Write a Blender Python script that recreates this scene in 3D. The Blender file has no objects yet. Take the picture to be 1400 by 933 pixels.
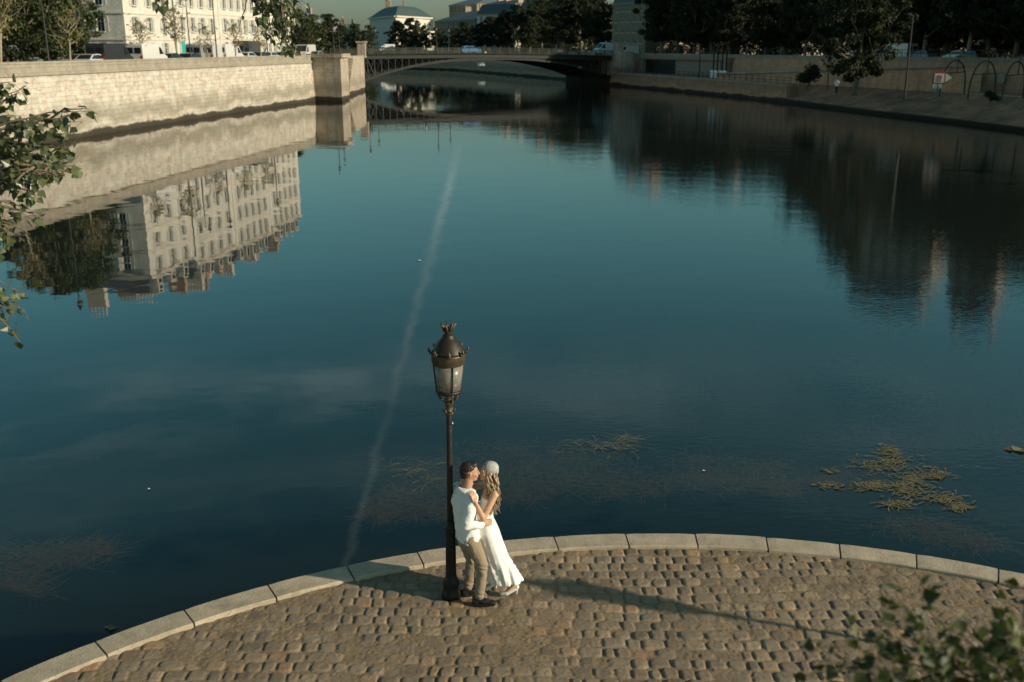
import bpy, bmesh, math, random, zlib
import numpy as np
from mathutils import Vector, Matrix, Euler, noise as mnoise
R = math.radians; PI = math.pi
random.seed(7); rng = np.random.default_rng(11)
scene = bpy.context.scene
col = scene.collection

# ------------------------------------------------------------------ camera maths
F = 1361.0; CAMH = 6.2; PITCH = math.atan(402.5 / F)
def ray(px, py):
    u = (px - 700) / F; v = (466.5 - py) / F; c, s = math.cos(PITCH), math.sin(PITCH)
    return Vector((u, c + v * s, -s + v * c))
def J(px, py, Y):
    d = ray(px, py); t = Y / d.y
    return Vector((d.x * t, Y, CAMH + d.z * t))
def G(px, py, z=0.0):
    d = ray(px, py); t = (z - CAMH) / d.z
    return Vector((d.x * t, d.y * t, z))
WATER = -1.4; STREET = 4.15

# ------------------------------------------------------------------ bookkeeping
def tag(o, label=None, cat=None, group=None, kind=None):
    if label: o['label'] = label
    if cat: o['category'] = cat
    if group: o['group'] = group
    if kind: o['kind'] = kind
    return o
def empty(name, loc, rz=0.0, label=None, cat=None, group=None):
    o = bpy.data.objects.new(name, None); col.objects.link(o)
    o.location = loc; o.rotation_euler = (0, 0, rz); o.empty_display_size = .3
    return tag(o, label, cat, group)
def link(name, mesh, parent=None):
    o = bpy.data.objects.new(name, mesh); col.objects.link(o)
    if parent: o.parent = parent
    return o
def kids(o): return [c for c in list(o.children)]
def copy_tree(o, parent=None):
    c = o.copy(); col.objects.link(c)
    if parent: c.parent = parent; 
    for ch in kids(o): copy_tree(ch, c)
    return c

# ------------------------------------------------------------------ mesh builder
class MB:
    def __init__(s): s.v = []; s.f = []; s.uv = []; s.mi = []
    def quad(s, a, b, c, d, uv=None, mi=0):
        n = len(s.v); s.v += [tuple(a), tuple(b), tuple(c), tuple(d)]; s.f.append((n, n+1, n+2, n+3))
        s.uv.append(uv or [(0, 0), (1, 0), (1, 1), (0, 1)]); s.mi.append(mi)
    def poly(s, pts, mi=0):
        n = len(s.v); s.v += [tuple(p) for p in pts]; s.f.append(tuple(range(n, n+len(pts))))
        s.uv.append([(p[0], p[1]) for p in pts]); s.mi.append(mi)
    def add(s, vs, fs, mi=0):
        n = len(s.v); s.v += [tuple(p) for p in vs]
        for f in fs:
            s.f.append(tuple(i+n for i in f)); s.uv.append([(vs[i][0], vs[i][2] if len(vs[i]) > 2 else 0) for i in f]); s.mi.append(mi)
    def box(s, c, size, rz=0.0, mi=0, top=1.0):
        hx, hy, hz = size[0]/2, size[1]/2, size[2]/2; cs, sn = math.cos(rz), math.sin(rz); vs = []
        for z, k in ((-hz, 1), (hz, top)):
            for x, y in ((-hx, -hy), (hx, -hy), (hx, hy), (-hx, hy)):
                x *= k; y *= k
                vs.append((c[0]+x*cs-y*sn, c[1]+x*sn+y*cs, c[2]+z))
        s.add(vs, [(3,2,1,0), (4,5,6,7), (0,1,5,4), (1,2,6,5), (2,3,7,6), (3,0,4,7)], mi)
    def tube(s, pts, rad, n=8, mi=0, caps=True):
        pts = [Vector(p) for p in pts]; m = len(pts)
        if not hasattr(rad, '__len__'): rad = [rad]*m
        vs = []; up = None
        for i in range(m):
            t = (pts[min(i+1, m-1)] - pts[max(i-1, 0)])
            t = t.normalized() if t.length > 1e-9 else Vector((0,0,1))
            if up is None: up = Vector((0,0,1)) if abs(t.z) < .9 else Vector((1,0,0))
            a = t.cross(up); a = a.normalized() if a.length > 1e-6 else t.orthogonal().normalized()
            b = t.cross(a).normalized(); up = b.cross(t) if False else up
            for k in range(n):
                an = 2*PI*k/n; vs.append(pts[i] + (a*math.cos(an)+b*math.sin(an))*rad[i])
        fs = [(i*n+k, i*n+(k+1) % n, (i+1)*n+(k+1) % n, (i+1)*n+k) for i in range(m-1) for k in range(n)]
        if caps: fs += [tuple(range(n-1, -1, -1)), tuple((m-1)*n+k for k in range(n))]
        s.add(vs, fs, mi)
    def lathe(s, prof, n=24, c=(0,0,0), mi=0, caps=True, fn=None):
        vs = []
        for r, z in prof:
            for k in range(n):
                a = 2*PI*k/n; rr = r*(fn(a, z) if fn else 1)
                vs.append((c[0]+rr*math.cos(a), c[1]+rr*math.sin(a), c[2]+z))
        m = len(prof)
        fs = [(i*n+k, i*n+(k+1) % n, (i+1)*n+(k+1) % n, (i+1)*n+k) for i in range(m-1) for k in range(n)]
        if caps: fs += [tuple(range(n-1, -1, -1)), tuple((m-1)*n+k for k in range(n))]
        s.add(vs, fs, mi)
    def ball(s, c, r, n=12, rot=None, mi=0):
        if not hasattr(r, '__len__'): r = (r, r, r)
        m = max(4, n//2+1); vs = []; c = Vector(c)
        for i in range(1, m):
            th = PI*i/m
            for k in range(n):
                a = 2*PI*k/n
                p = Vector((r[0]*math.sin(th)*math.cos(a), r[1]*math.sin(th)*math.sin(a), r[2]*math.cos(th)))
                if rot is not None: p = rot @ p
                vs.append(c+p)
        fs = [(i*n+k, (i+1)*n+k, (i+1)*n+(k+1) % n, i*n+(k+1) % n) for i in range(m-2) for k in range(n)]
        top = Vector((0,0,r[2])); bot = -top
        if rot is not None: top = rot @ top; bot = rot @ bot
        vs += [c+top, c+bot]; T = len(vs)-2
        fs += [(T, k, (k+1) % n) for k in range(n)]
        fs += [(T+1, (m-2)*n+(k+1) % n, (m-2)*n+k) for k in range(n)]
        s.add(vs, fs, mi)
    def cap(s, p0, r0, p1, r1, n=12):
        s.tube([p0, p1], [r0, r1], n); s.ball(p0, r0, n); s.ball(p1, r1, n)
    def chain(s, ps, rs, n=12):
        for i in range(len(ps)-1): s.cap(ps[i], rs[i], ps[i+1], rs[i+1], n)
    def rings(s, rg, n=28):
        """loft of ellipses (cx,cy,cz,rx,ry,rot[,tilt-x]) closed"""
        vs = []
        for g in rg:
            cx, cy, cz, rx, ry, ro = g[:6]; tl = g[6] if len(g) > 6 else 0
            for k in range(n):
                a = 2*PI*k/n; x = rx*math.cos(a); y = ry*math.sin(a)
                X = x*math.cos(ro)-y*math.sin(ro); Y = x*math.sin(ro)+y*math.cos(ro)
                vs.append((cx+X, cy+Y, cz+X*tl))
        m = len(rg)
        fs = [(i*n+k, i*n+(k+1) % n, (i+1)*n+(k+1) % n, (i+1)*n+k) for i in range(m-1) for k in range(n)]
        fs += [tuple(range(n-1, -1, -1)), tuple((m-1)*n+k for k in range(n))]
        s.add(vs, fs)
    def mesh(s, name, mats, smooth=False):
        me = bpy.data.meshes.new(name); me.from_pydata(s.v, [], s.f)
        if not isinstance(mats, (list, tuple)): mats = [mats]
        for m in mats: me.materials.append(m)
        uvl = me.uv_layers.new(name='UVMap'); flat = [c for f in s.uv for p in f for c in p]
        if len(flat) == 2*len(me.loops): uvl.data.foreach_set('uv', flat)
        if len(mats) > 1: me.polygons.foreach_set('material_index', s.mi)
        if smooth: me.polygons.foreach_set('use_smooth', [True]*len(me.polygons))
        me.update(); return me
    def build(s, name, mats, parent=None, smooth=False):
        return link(name, s.mesh(name, mats, smooth), parent)

# ------------------------------------------------------------------ materials
MATS = {}
def newmat(name):
    m = bpy.data.materials.new(name); m.use_nodes = True; nt = m.node_tree
    return m, nt, nt.nodes['Principled BSDF'], nt.nodes['Material Output']
def N(nt, t, **k):
    n = nt.nodes.new(t)
    for a, b in k.items():
        if a == 'inp':
            for i, v in b.items(): n.inputs[i].default_value = v
        else: setattr(n, a, b)
    return n
def ramp(nt, stops, fac, interp='LINEAR'):
    r = nt.nodes.new('ShaderNodeValToRGB'); r.color_ramp.interpolation = interp
    el = r.color_ramp.elements
    while len(el) < len(stops): el.new(.5)
    for e, (p, c) in zip(el, stops): e.position = p; e.color = (*c, 1) if len(c) == 3 else c
    nt.links.new(fac, r.inputs[0]); return r.outputs[0]
def coords(nt, kind='Object', scale=(1,1,1), rot=(0,0,0)):
    tc = nt.nodes.new('ShaderNodeTexCoord'); mp = nt.nodes.new('ShaderNodeMapping')
    mp.inputs['Scale'].default_value = scale; mp.inputs['Rotation'].default_value = rot
    nt.links.new(tc.outputs[kind], mp.inputs[0]); return mp.outputs[0]
def noise(nt, vec, scale, detail=4, rough=.55, out='Fac', dist=0):
    n = N(nt, 'ShaderNodeTexNoise', inp={'Scale': scale, 'Detail': detail, 'Roughness': rough, 'Distortion': dist})
    nt.links.new(vec, n.inputs['Vector']); return n.outputs[out]
def mixc(nt, fac, a, b, mode='MIX'):
    m = N(nt, 'ShaderNodeMix', data_type='RGBA', blend_type=mode)
    for i, v in ((0, fac), (6, a), (7, b)):
        if isinstance(v, (int, float)): m.inputs[i].default_value = v
        elif isinstance(v, tuple): m.inputs[i].default_value = (*v, 1) if len(v) == 3 else v
        else: nt.links.new(v, m.inputs[i])
    return m.outputs[2]
def math_(nt, op, a, b=None, c=None, clamp=False):
    m = N(nt, 'ShaderNodeMath', operation=op, use_clamp=clamp)
    for i, v in enumerate((a, b, c)):
        if v is None: continue
        if isinstance(v, (int, float)): m.inputs[i].default_value = v
        else: nt.links.new(v, m.inputs[i])
    return m.outputs[0]
def bump(nt, h, bsdf, strength=.5, dist=.02, normal=None):
    b = N(nt, 'ShaderNodeBump', inp={'Strength': strength, 'Distance': dist}); nt.links.new(h, b.inputs['Height'])
    if normal: nt.links.new(normal, b.inputs['Normal'])
    nt.links.new(b.outputs[0], bsdf.inputs['Normal']); return b.outputs[0]
def simple(name, c, rough=.6, metal=0.0, var=.18, scale=6.0, bmp=0.0, bs=40.0, spec=.5):
    if name in MATS: return MATS[name]
    m, nt, b, o = newmat(name); v = coords(nt)
    f = noise(nt, v, scale, 5, .6)
    lo = tuple(x*(1-var) for x in c); hi = tuple(min(1, x*(1+var)) for x in c)
    cc = ramp(nt, [(.3, lo), (.7, hi)], f); nt.links.new(cc, b.inputs['Base Color'])
    b.inputs['Roughness'].default_value = rough; b.inputs['Metallic'].default_value = metal
    b.inputs['Specular IOR Level'].default_value = spec
    if bmp > 0: bump(nt, noise(nt, v, bs, 4), b, .6, bmp)
    MATS[name] = m; return m
def stone_wall(name, c1, c2, bw=1.1, bh=.42, mortar=(.2,.17,.13), stain=(.1,.085,.06), low=None, patch=.5, streak=.35):
    """coursed stone: UV in metres (along, height above water)"""
    m, nt, b, o = newmat(name); v = coords(nt, 'UV')
    br = N(nt, 'ShaderNodeTexBrick', inp={'Scale': 1, 'Mortar Size': .014, 'Mortar Smooth': .3, 'Bias': 0, 'Brick Width': bw, 'Row Height': bh,
           'Color1': (*c1, 1), 'Color2': (*c2, 1), 'Mortar': (*mortar, 1)}); nt.links.new(v, br.inputs['Vector'])
    n1 = noise(nt, v, .16, 9, .68); n2 = noise(nt, v, 2.2, 8, .8, dist=.8); n4 = noise(nt, v, .9, 7, .75)
    cc = mixc(nt, ramp(nt, [(.42, (0,0,0)), (.7, (.85,.85,.85))], n2), br.outputs['Color'], tuple(x*.62 for x in c1)); cc = mixc(nt, ramp(nt, [(.45, (0,0,0)), (.62, (.6,)*3)], n4), cc, tuple(min(.85, x*1.2) for x in c1))
    nb = noise(nt, coords(nt, 'UV', (.9, 1.6, 1)), 1.1, 3, .5)
    cc = mixc(nt, ramp(nt, [(.56, (0,0,0)), (.68, (patch,)*3)], nb), cc, (c1[0]*.72, c1[1]*.5, c1[2]*.36))
    vs = coords(nt, 'UV', (1.3, .12, 1)); st = noise(nt, vs, 1.0, 5, .7)
    cc = mixc(nt, ramp(nt, [(.5, (0,0,0)), (.72, (streak,)*3)], st), cc, stain)
    if low:
        sx = N(nt, 'ShaderNodeSeparateXYZ'); nt.links.new(v, sx.inputs[0])
        hgt = math_(nt, 'ADD', sx.outputs[1], math_(nt, 'MULTIPLY', math_(nt, 'SUBTRACT', n1, .5), 5.5))
        hgt2 = math_(nt, 'ADD', sx.outputs[1], math_(nt, 'MULTIPLY', math_(nt, 'ADD', math_(nt, 'MULTIPLY', math_(nt, 'SUBTRACT', n1, .5), 1.6), math_(nt, 'MULTIPLY', math_(nt, 'SUBTRACT', n2, .5), .5)), 1.0))
        # grey tide stain, then the dark weed line at the water
        g = ramp(nt, [(.0, (.1,)*3), (.12, (.25,)*3), (.24, (.75,)*3), (.36, (.55,)*3), (.5, (0,0,0))], math_(nt, 'DIVIDE', hgt, 6.0))
        cc = mixc(nt, g, cc, low[0])
        g2 = ramp(nt, [(.0, (1,)*3), (.075, (.95,)*3), (.105, (0,0,0))], math_(nt, 'DIVIDE', hgt2, 6.0))
        cc = mixc(nt, g2, cc, low[1])
    nt.links.new(cc, b.inputs['Base Color']); b.inputs['Roughness'].default_value = .9
    h = math_(nt, 'ADD', math_(nt, 'MULTIPLY', br.outputs['Fac'], -1.0), math_(nt, 'MULTIPLY', n2, .9))
    bump(nt, h, b, .7, .03); MATS[name] = m; return m

M = {}
M['quay_stone'] = stone_wall('quay_stone', (.61,.55,.46), (.47,.41,.33), 1.15, .40, mortar=(.36,.31,.24), low=((.20,.175,.12), (.028,.021,.011)), patch=.85, streak=.25)
M['coping'] = stone_wall('coping', (.36,.31,.24), (.30,.26,.20), 1.6, 1.2, patch=.15)
M['pier_stone'] = stone_wall('pier_stone', (.50,.42,.32), (.42,.35,.27), 1.2, .5, low=((.22,.19,.14), (.03,.022,.012)), streak=.8)
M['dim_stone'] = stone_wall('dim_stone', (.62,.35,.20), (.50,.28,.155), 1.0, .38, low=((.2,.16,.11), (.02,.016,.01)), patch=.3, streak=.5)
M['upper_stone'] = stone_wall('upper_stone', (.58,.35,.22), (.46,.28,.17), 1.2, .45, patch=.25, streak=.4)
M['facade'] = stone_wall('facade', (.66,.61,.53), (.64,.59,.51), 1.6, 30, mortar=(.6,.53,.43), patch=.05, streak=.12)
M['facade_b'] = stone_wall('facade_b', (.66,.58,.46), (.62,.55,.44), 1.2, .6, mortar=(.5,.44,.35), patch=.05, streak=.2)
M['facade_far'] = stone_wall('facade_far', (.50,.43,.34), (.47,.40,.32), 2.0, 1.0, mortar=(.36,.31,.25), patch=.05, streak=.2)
M['facade_dim'] = stone_wall('facade_dim', (.31,.235,.165), (.27,.205,.145), 1.6, .8, mortar=(.26,.22,.18), patch=.08, streak=.25)  # darker copy of the facade stone, with shade put into its colour
M['trim'] = simple('trim_stone', (.62,.54,.43), .85)
M['trim_dim'] = simple('trim_dim', (.32,.25,.18), .85)  # darker trim copy for those fronts, shade in the colour too
M['zinc'] = simple('zinc', (.16,.185,.2), .5, .3, .2, 1.5)
M['slate'] = simple('slate', (.07,.085,.1), .6, 0, .25, 2)
M['copper'] = simple('green_roof', (.07,.105,.10), .6, .1, .2, 1)
M['tile'] = simple('brick_chimney', (.42,.26,.18), .85, 0, .25, 3)
M['pane'] = simple('window_pane', (.02,.024,.028), .08, 0, .1)
M['wframe'] = simple('window_frame', (.66,.64,.58), .5, 0, .05)
M['shutter'] = simple('shutter', (.60,.57,.51), .6, 0, .08)
M['iron'] = simple('iron', (.015,.015,.014), .45, .4, .3)
M['lamp_iron'] = simple('lamp_iron', (.035,.027,.020), .5, .4, .35, 14, .0015, 90)
M['lamp_gold'] = simple('lamp_worn_brass', (.11,.085,.055), .5, .5, .35, 18, .001, 90)
M['post_iron'] = simple('post_iron', (.010,.010,.009), .5, .3, .3, 20, .001, 60)
M['bridge_green'] = simple('bridge_paint', (.014,.016,.012), .55, .2, .25, 1.5)
M['bridge_rail'] = simple('bridge_rail', (.035,.035,.022), .55, .2, .2, 2)
M['asphalt'] = simple('asphalt', (.06,.058,.055), .9, 0, .15, 3, .004, 40)
M['pavement_st'] = simple('pavement_stone', (.24,.21,.17), .9, 0, .2, 2)
M['promenade'] = simple('promenade', (.32,.20,.12), .95, 0, .3, .7, .01, 6)
M['slope'] = None
M['white'] = simple('white_paint', (.75,.74,.70), .5, 0, .05)
M['red'] = simple('red_paint', (.45,.03,.02), .5)
M['blue'] = simple('blue_paint', (.04,.16,.42), .4)
M['yellow'] = simple('yellow_paint', (.6,.4,.05), .5)
M['teal'] = simple('teal_paint', (.02,.36,.36), .5)
M['black'] = simple('black_rubber', (.012,.012,.012), .7)
M['bark'] = simple('bark', (.17,.13,.09), .95, 0, .35, 5, .02, 12)
M['bark_pale'] = simple('bark_pale', (.30,.25,.18), .95, 0, .35, 3, .02, 10)
M['silver'] = simple('silver_metal', (.45,.46,.47), .35, .8, .1)

def slope_mat():
    m, nt, b, o = newmat('sloped_bank'); v = coords(nt, 'UV')
    br = N(nt, 'ShaderNodeTexBrick', inp={'Scale': 1, 'Mortar Size': .03, 'Mortar Smooth': .6, 'Brick Width': .5, 'Row Height': .32,
        'Color1': (.48,.28,.16,1), 'Color2': (.36,.205,.115,1), 'Mortar': (.12,.095,.07,1)}); nt.links.new(v, br.inputs[0])
    n1 = noise(nt, v, .35, 7, .7); n2 = noise(nt, v, 2, 6, .7)
    cc = mixc(nt, ramp(nt, [(.4, (0,0,0)), (.62, (.8,.8,.8))], n1), br.outputs['Color'], (.085,.07,.045))
    sx = N(nt, 'ShaderNodeSeparateXYZ'); nt.links.new(v, sx.inputs[0])
    hh = math_(nt, 'ADD', sx.outputs[1], math_(nt, 'MULTIPLY', math_(nt, 'SUBTRACT', n2, .5), .8))
    g = ramp(nt, [(.0, (1,)*3), (.09, (1,)*3), (.13, (0,0,0))], math_(nt, 'DIVIDE', hh, 6.0))
    cc = mixc(nt, g, cc, (.018,.016,.01)); nt.links.new(cc, b.inputs['Base Color'])
    b.inputs['Roughness'].default_value = .95; bump(nt, n2, b, .7, .05); return m
M['slope'] = slope_mat()

def leaf_mat(name, base, sat=.25, trans=.35, rough=.5):
    m, nt, b, o = newmat(name)
    ge = N(nt, 'ShaderNodeNewGeometry'); oi = N(nt, 'ShaderNodeObjectInfo')
    f = math_(nt, 'FRACT', math_(nt, 'ADD', ge.outputs['Random Per Island'], oi.outputs['Random']))
    lo = tuple(x*(1-sat*1.4) for x in base); hi = (base[0]*(1+sat*1.9), base[1]*(1+sat*1.2), base[2]*(1+sat*.5))
    c = ramp(nt, [(0, lo), (.6, base), (1, hi)], f)
    nt.links.new(c, b.inputs['Base Color']); b.inputs['Roughness'].default_value = rough
    tr = nt.nodes.new('ShaderNodeBsdfTranslucent'); c2 = mixc(nt, 1.0, c, (1.0,1.05,.45), 'MULTIPLY'); nt.links.new(c2, tr.inputs[0])
    mx = nt.nodes.new('ShaderNodeMixShader'); mx.inputs[0].default_value = trans
    nt.links.new(b.outputs[0], mx.inputs[1]); nt.links.new(tr.outputs[0], mx.inputs[2]); nt.links.new(mx.outputs[0], o.inputs[0])
    return m
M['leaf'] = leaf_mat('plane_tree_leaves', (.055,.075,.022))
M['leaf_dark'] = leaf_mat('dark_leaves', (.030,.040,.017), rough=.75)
M['leaf_yellow'] = leaf_mat('yellow_leaves', (.12,.115,.025))
M['leaf_young'] = leaf_mat('young_tree_leaves', (.26,.23,.10))
M['poplar'] = leaf_mat('poplar_leaves', (.10,.125,.06), .35, .25, .32)
M['poplar_low'] = leaf_mat('shrub_leaves', (.05,.068,.015), .4, .3, .5)

# ------------------------------------------------------------------ world
SUN_EL = R(20); SH = Vector((-.948, .318, 0)).normalized()      # shadow direction on the ground
to_sun = Vector((-SH.x*math.cos(SUN_EL), -SH.y*math.cos(SUN_EL), math.sin(SUN_EL)))
world = bpy.data.worlds.new('World'); scene.world = world; world.use_nodes = True
wt = world.node_tree; bg = wt.nodes['Background']
sky = N(wt, 'ShaderNodeTexSky', sky_type='NISHITA', sun_disc=False, sun_elevation=SUN_EL, air_density=1.3, dust_density=1.2, ozone_density=2.0, altitude=50)
sky.sun_rotation = math.atan2(to_sun.x, to_sun.y)
geo = N(wt, 'ShaderNodeTexCoord')
sz0 = N(wt, 'ShaderNodeSeparateXYZ'); wt.links.new(geo.outputs['Generated'], sz0.inputs[0])
tcol = ramp(wt, [(0, (.42,.54,.66)), (.05, (.46,.62,.74)), (.12, (.52,.86,.90)), (.2, (.48,.94,.90)), (.42, (.36,.88,.80)), (.56, (.44,.50,.43)), (1, (.64,.53,.42))], sz0.outputs['Z'])
tint = mixc(wt, 1.0, sky.outputs[0], tcol, 'MULTIPLY')
# a jet trail: a thin band of the sky along a great circle, and thin cirrus
def up_ray(px, py):
    d = ray(px, py); return Vector((d.x, d.y, -d.z)).normalized()
a1, a2 = up_ray(632, 190), up_ray(474, 770)
nrm = a1.cross(a2).normalized()
def vdot(vec):
    d = N(wt, 'ShaderNodeVectorMath', operation='DOT_PRODUCT'); wt.links.new(geo.outputs['Generated'], d.inputs[0]); d.inputs[1].default_value = vec
    return d.outputs['Value']
nz = noise(wt, coords(wt, 'Generated', (1,1,1)), 30, 6, .7)
dd = math_(wt, 'ABSOLUTE', math_(wt, 'ADD', vdot(nrm), math_(wt, 'MULTIPLY', math_(wt, 'SUBTRACT', nz, .5), .0035)))
sepz = N(wt, 'ShaderNodeSeparateXYZ'); wt.links.new(geo.outputs['Generated'], sepz.inputs[0])
band = ramp(wt, [(0, (.9,)*3), (.35, (.55,)*3), (1, (0,0,0))], math_(wt, 'DIVIDE', dd, .0065))
fwd = math_(wt, 'GREATER_THAN', sepz.outputs['Y'], 0.05)
hgt = ramp(wt, [(0.09, (0,0,0)), (.14, (1,)*3), (.6, (.9,)*3), (.75, (0,0,0))], sepz.outputs['Z'])
trail = math_(wt, 'MULTIPLY', math_(wt, 'MULTIPLY', band, fwd), math_(wt, 'MULTIPLY', hgt, math_(wt, 'MULTIPLY', math_(wt, 'MULTIPLY', nz, nz), math_(wt, 'ADD', nz, 1.1))))
c1 = mixc(wt, trail, tint, (4.6,6.0,5.8))
cn = noise(wt, coords(wt, 'Generated', (1.6, 1.0, 9.0)), 3.0, 7, .62)
cz = ramp(wt, [(.27, (0,0,0)), (.315, (1,)*3), (.345, (.95,)*3), (.375, (.25,)*3), (.41, (.45,)*3), (.44, (0,0,0))], sepz.outputs['Z'])
cf = math_(wt, 'MULTIPLY', math_(wt, 'MULTIPLY', ramp(wt, [(.40, (0,0,0)), (.7, (1,)*3)], cn), cz), .36)
c2 = mixc(wt, cf, c1, (6.2,8.2,8.0))
wt.links.new(c2, bg.inputs['Color']); bg.inputs['Strength'].default_value = .118

sun = bpy.data.lights.new('sun', 'SUN'); sun.energy = 4.9; sun.angle = R(.6); sun.color = (1, .86, .67)
so = bpy.data.objects.new('sun', sun); col.objects.link(so)
so.rotation_euler = to_sun.to_track_quat('Z', 'Y').to_euler(); so.location = (60, -20, 40)

# ------------------------------------------------------------------ water and ground sheets
def water_mat():
    m, nt, b, o = newmat('river_water'); nt.nodes.remove(b)
    v = coords(nt, 'Object')
    big = noise(nt, v, .05, 2, .5)
    sx = N(nt, 'ShaderNodeSeparateXYZ'); nt.links.new(v, sx.inputs[0])
    # breeze: ripples stronger towards the right of the river
    br = ramp(nt, [(0.42, (.06,)*3), (.72, (1,)*3)], math_(nt, 'ADD', math_(nt, 'DIVIDE', math_(nt, 'ADD', sx.outputs[0], 30), 90), math_(nt, 'MULTIPLY', big, .35)))
    n1 = noise(nt, coords(nt, 'Object', (1, 1.25, 1), (0,0,.3)), .42, 2, .4)
    n2 = noise(nt, coords(nt, 'Object', (.8, 2.3, 1), (0,0,-.5)), 4.0, 2, .5)
    b1 = N(nt, 'ShaderNodeBump', inp={'Strength': 1, 'Distance': .008}); nt.links.new(n1, b1.inputs['Height'])
    h2 = math_(nt, 'MULTIPLY', n2, br)
    b2 = N(nt, 'ShaderNodeBump', inp={'Strength': 1, 'Distance': .0036}); nt.links.new(h2, b2.inputs['Height']); nt.links.new(b1.outputs[0], b2.inputs['Normal'])
    fr = N(nt, 'ShaderNodeFresnel', inp={'IOR': 1.42}); nt.links.new(b2.outputs[0], fr.inputs['Normal'])
    gb = N(nt, 'ShaderNodeNewGeometry'); ior = N(nt, 'ShaderNodeMapRange', inp={'From Min': 0, 'From Max': 1, 'To Min': 1.42, 'To Max': 1/1.42})      # same reflectance from below: thin surface
    nt.links.new(gb.outputs['Backfacing'], ior.inputs[0]); nt.links.new(ior.outputs[0], fr.inputs['IOR'])
    gl = N(nt, 'ShaderNodeBsdfGlossy', inp={'Roughness': .0, 'Color': (1,1,1,1)}); nt.links.new(b2.outputs[0], gl.inputs['Normal'])
    df = N(nt, 'ShaderNodeBsdfDiffuse', inp={'Color': (.002,.008,.009,1)})
    tr = N(nt, 'ShaderNodeBsdfTransparent', inp={'Color': (.75,.80,.72,1)})
    m1 = nt.nodes.new('ShaderNodeMixShader'); m1.inputs[0].default_value = .72
    nt.links.new(df.outputs[0], m1.inputs[1]); nt.links.new(tr.outputs[0], m1.inputs[2])
    m2 = nt.nodes.new('ShaderNodeMixShader'); nt.links.new(fr.outputs[0], m2.inputs[0])
    nt.links.new(m1.outputs[0], m2.inputs[1]); nt.links.new(gl.outputs[0], m2.inputs[2]); nt.links.new(m2.outputs[0], o.inputs[0])
    return m
mb = MB(); mb.quad((-900,-300,WATER), (900,-300,WATER), (900,1200,WATER), (-900,1200,WATER))
tag(mb.build('water', water_mat()), kind='structure')
mb = MB(); mb.quad((-6000,-3000,-3.4), (6000,-3000,-3.4), (6000,9000,-3.4), (-6000,9000,-3.4))
tag(mb.build('riverbed', simple('river_mud', (.003,.010,.010), 1, 0, .2, .5)), kind='structure')

# bank outlines (plan)
LB = [(-50,-60), (-47,0), (-43,40), (-38.8,76), (-34.8,109), (-28.5,150)]
LB2 = [(-24.3,148), (-27,186), (-60,262), (-120,345), (-260,430), (-520,500)]
RB = [(52,-60), (51,0), (50,50), (47.4,94), (45.6,106), (42.6,119), (38.6,144), (34.4,161), (26.9,188.4), (20.2,210), (10.8,253), (-19.8,349), (-80,430), (-200,510), (-520,600)]
def offset(pl, d):
    out = []
    for i, p in enumerate(pl):
        a = Vector(pl[max(i-1, 0)]); b = Vector(pl[min(i+1, len(pl)-1)]); t = (b-a).normalized()
        n = Vector((t.y, -t.x)); out.append((p[0]+n.x*d, p[1]+n.y*d))
    return out
def resample(pl, step):
    out = []
    for a, b in zip(pl[:-1], pl[1:]):
        a = Vector(a); b = Vector(b); n = max(1, int((b-a).length/step))
        out += [tuple(a+(b-a)*i/n) for i in range(n)]
    return out+[pl[-1]]
def at_len(pl, s):
    for a, b in zip(pl[:-1], pl[1:]):
        a = Vector(a); b = Vector(b); L = (b-a).length
        if s <= L: t = (b-a)/L; return a+t*s, t
        s -= L
    return b, t
def wall_strip(mb, pl, z0, z1, top_off=0.0, flip=False, zref=WATER, mi=0):
    top = offset(pl, top_off) if top_off else pl; s = 0
    for i in range(len(pl)-1):
        L = (Vector(pl[i+1])-Vector(pl[i])).length
        q = [(*pl[i], z0), (*pl[i+1], z0), (*top[i+1], z1), (*top[i], z1)]
        hh = math.hypot(z1-z0, top_off)
        uv = [(s, z0-zref), (s+L, z0-zref), (s+L, z0-zref+hh), (s, z0-zref+hh)]
        if flip: q.reverse(); uv.reverse()
        mb.quad(*q, uv=uv, mi=mi); s += L
def sheet(mb, pa, pb, z, z2=None, mi=0):
    z2 = z if z2 is None else z2
    for i in range(len(pa)-1):
        mb.quad((*pa[i], z), (*pb[i], z2), (*pb[i+1], z2), (*pa[i+1], z), uv=[pa[i], pb[i], pb[i+1], pa[i+1]], mi=mi)

# ---- left bank: quay wall with string course and parapet
root = empty('quay_wall', (-38.8,76,WATER), 0, 'long sunlit cream stone quay wall on the left bank with a weathered grey parapet', 'quay wall')
def rel(o, r):
    o.parent = r; o.matrix_parent_inverse = Matrix.Translation(-Vector(r.location)) if False else Matrix.Identity(4)
    o.location = -Vector(r.location); return o
def part(mb, name, mat, r, smooth=False):
    o = mb.build(name, mat, r, smooth); o.location = -Vector(r.location); return o      # world-space mesh under an unrotated Empty
PL = resample(LB, 6)
mb = MB(); wall_strip(mb, PL, -3.3, 3.95, -.35, flip=True); part(mb, 'wall', M['quay_stone'], root)
def band(mb, pl, d_out, d_in, z0, z1, flipside=False):
    """solid strip following a line, d_out towards the river (offset sign)"""
    po = offset(pl, d_out); pi = offset(pl, d_in); s = 0
    wall_strip(mb, po, z0, z1, flip=(d_out > d_in)); wall_strip(mb, pi, z0, z1, flip=(d_out < d_in))
    sheet(mb, po, pi, z1); sheet(mb, po, pi, z0)
    for i in (0, len(pl)-1): mb.quad((*po[i], z0), (*pi[i], z0), (*pi[i], z1), (*po[i], z1))
mb = MB(); band(mb, PL, -.15, -.75, 3.953, 4.2); part(mb, 'string_course', M['coping'], root)
mb = MB(); band(mb, PL, -.33, -.73, 4.203, 4.88); part(mb, 'parapet', M['coping'], root)
mb = MB(); band(mb, PL, -.26, -.80, 4.883, 5.05); part(mb, 'coping', M['coping'], root)

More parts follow.
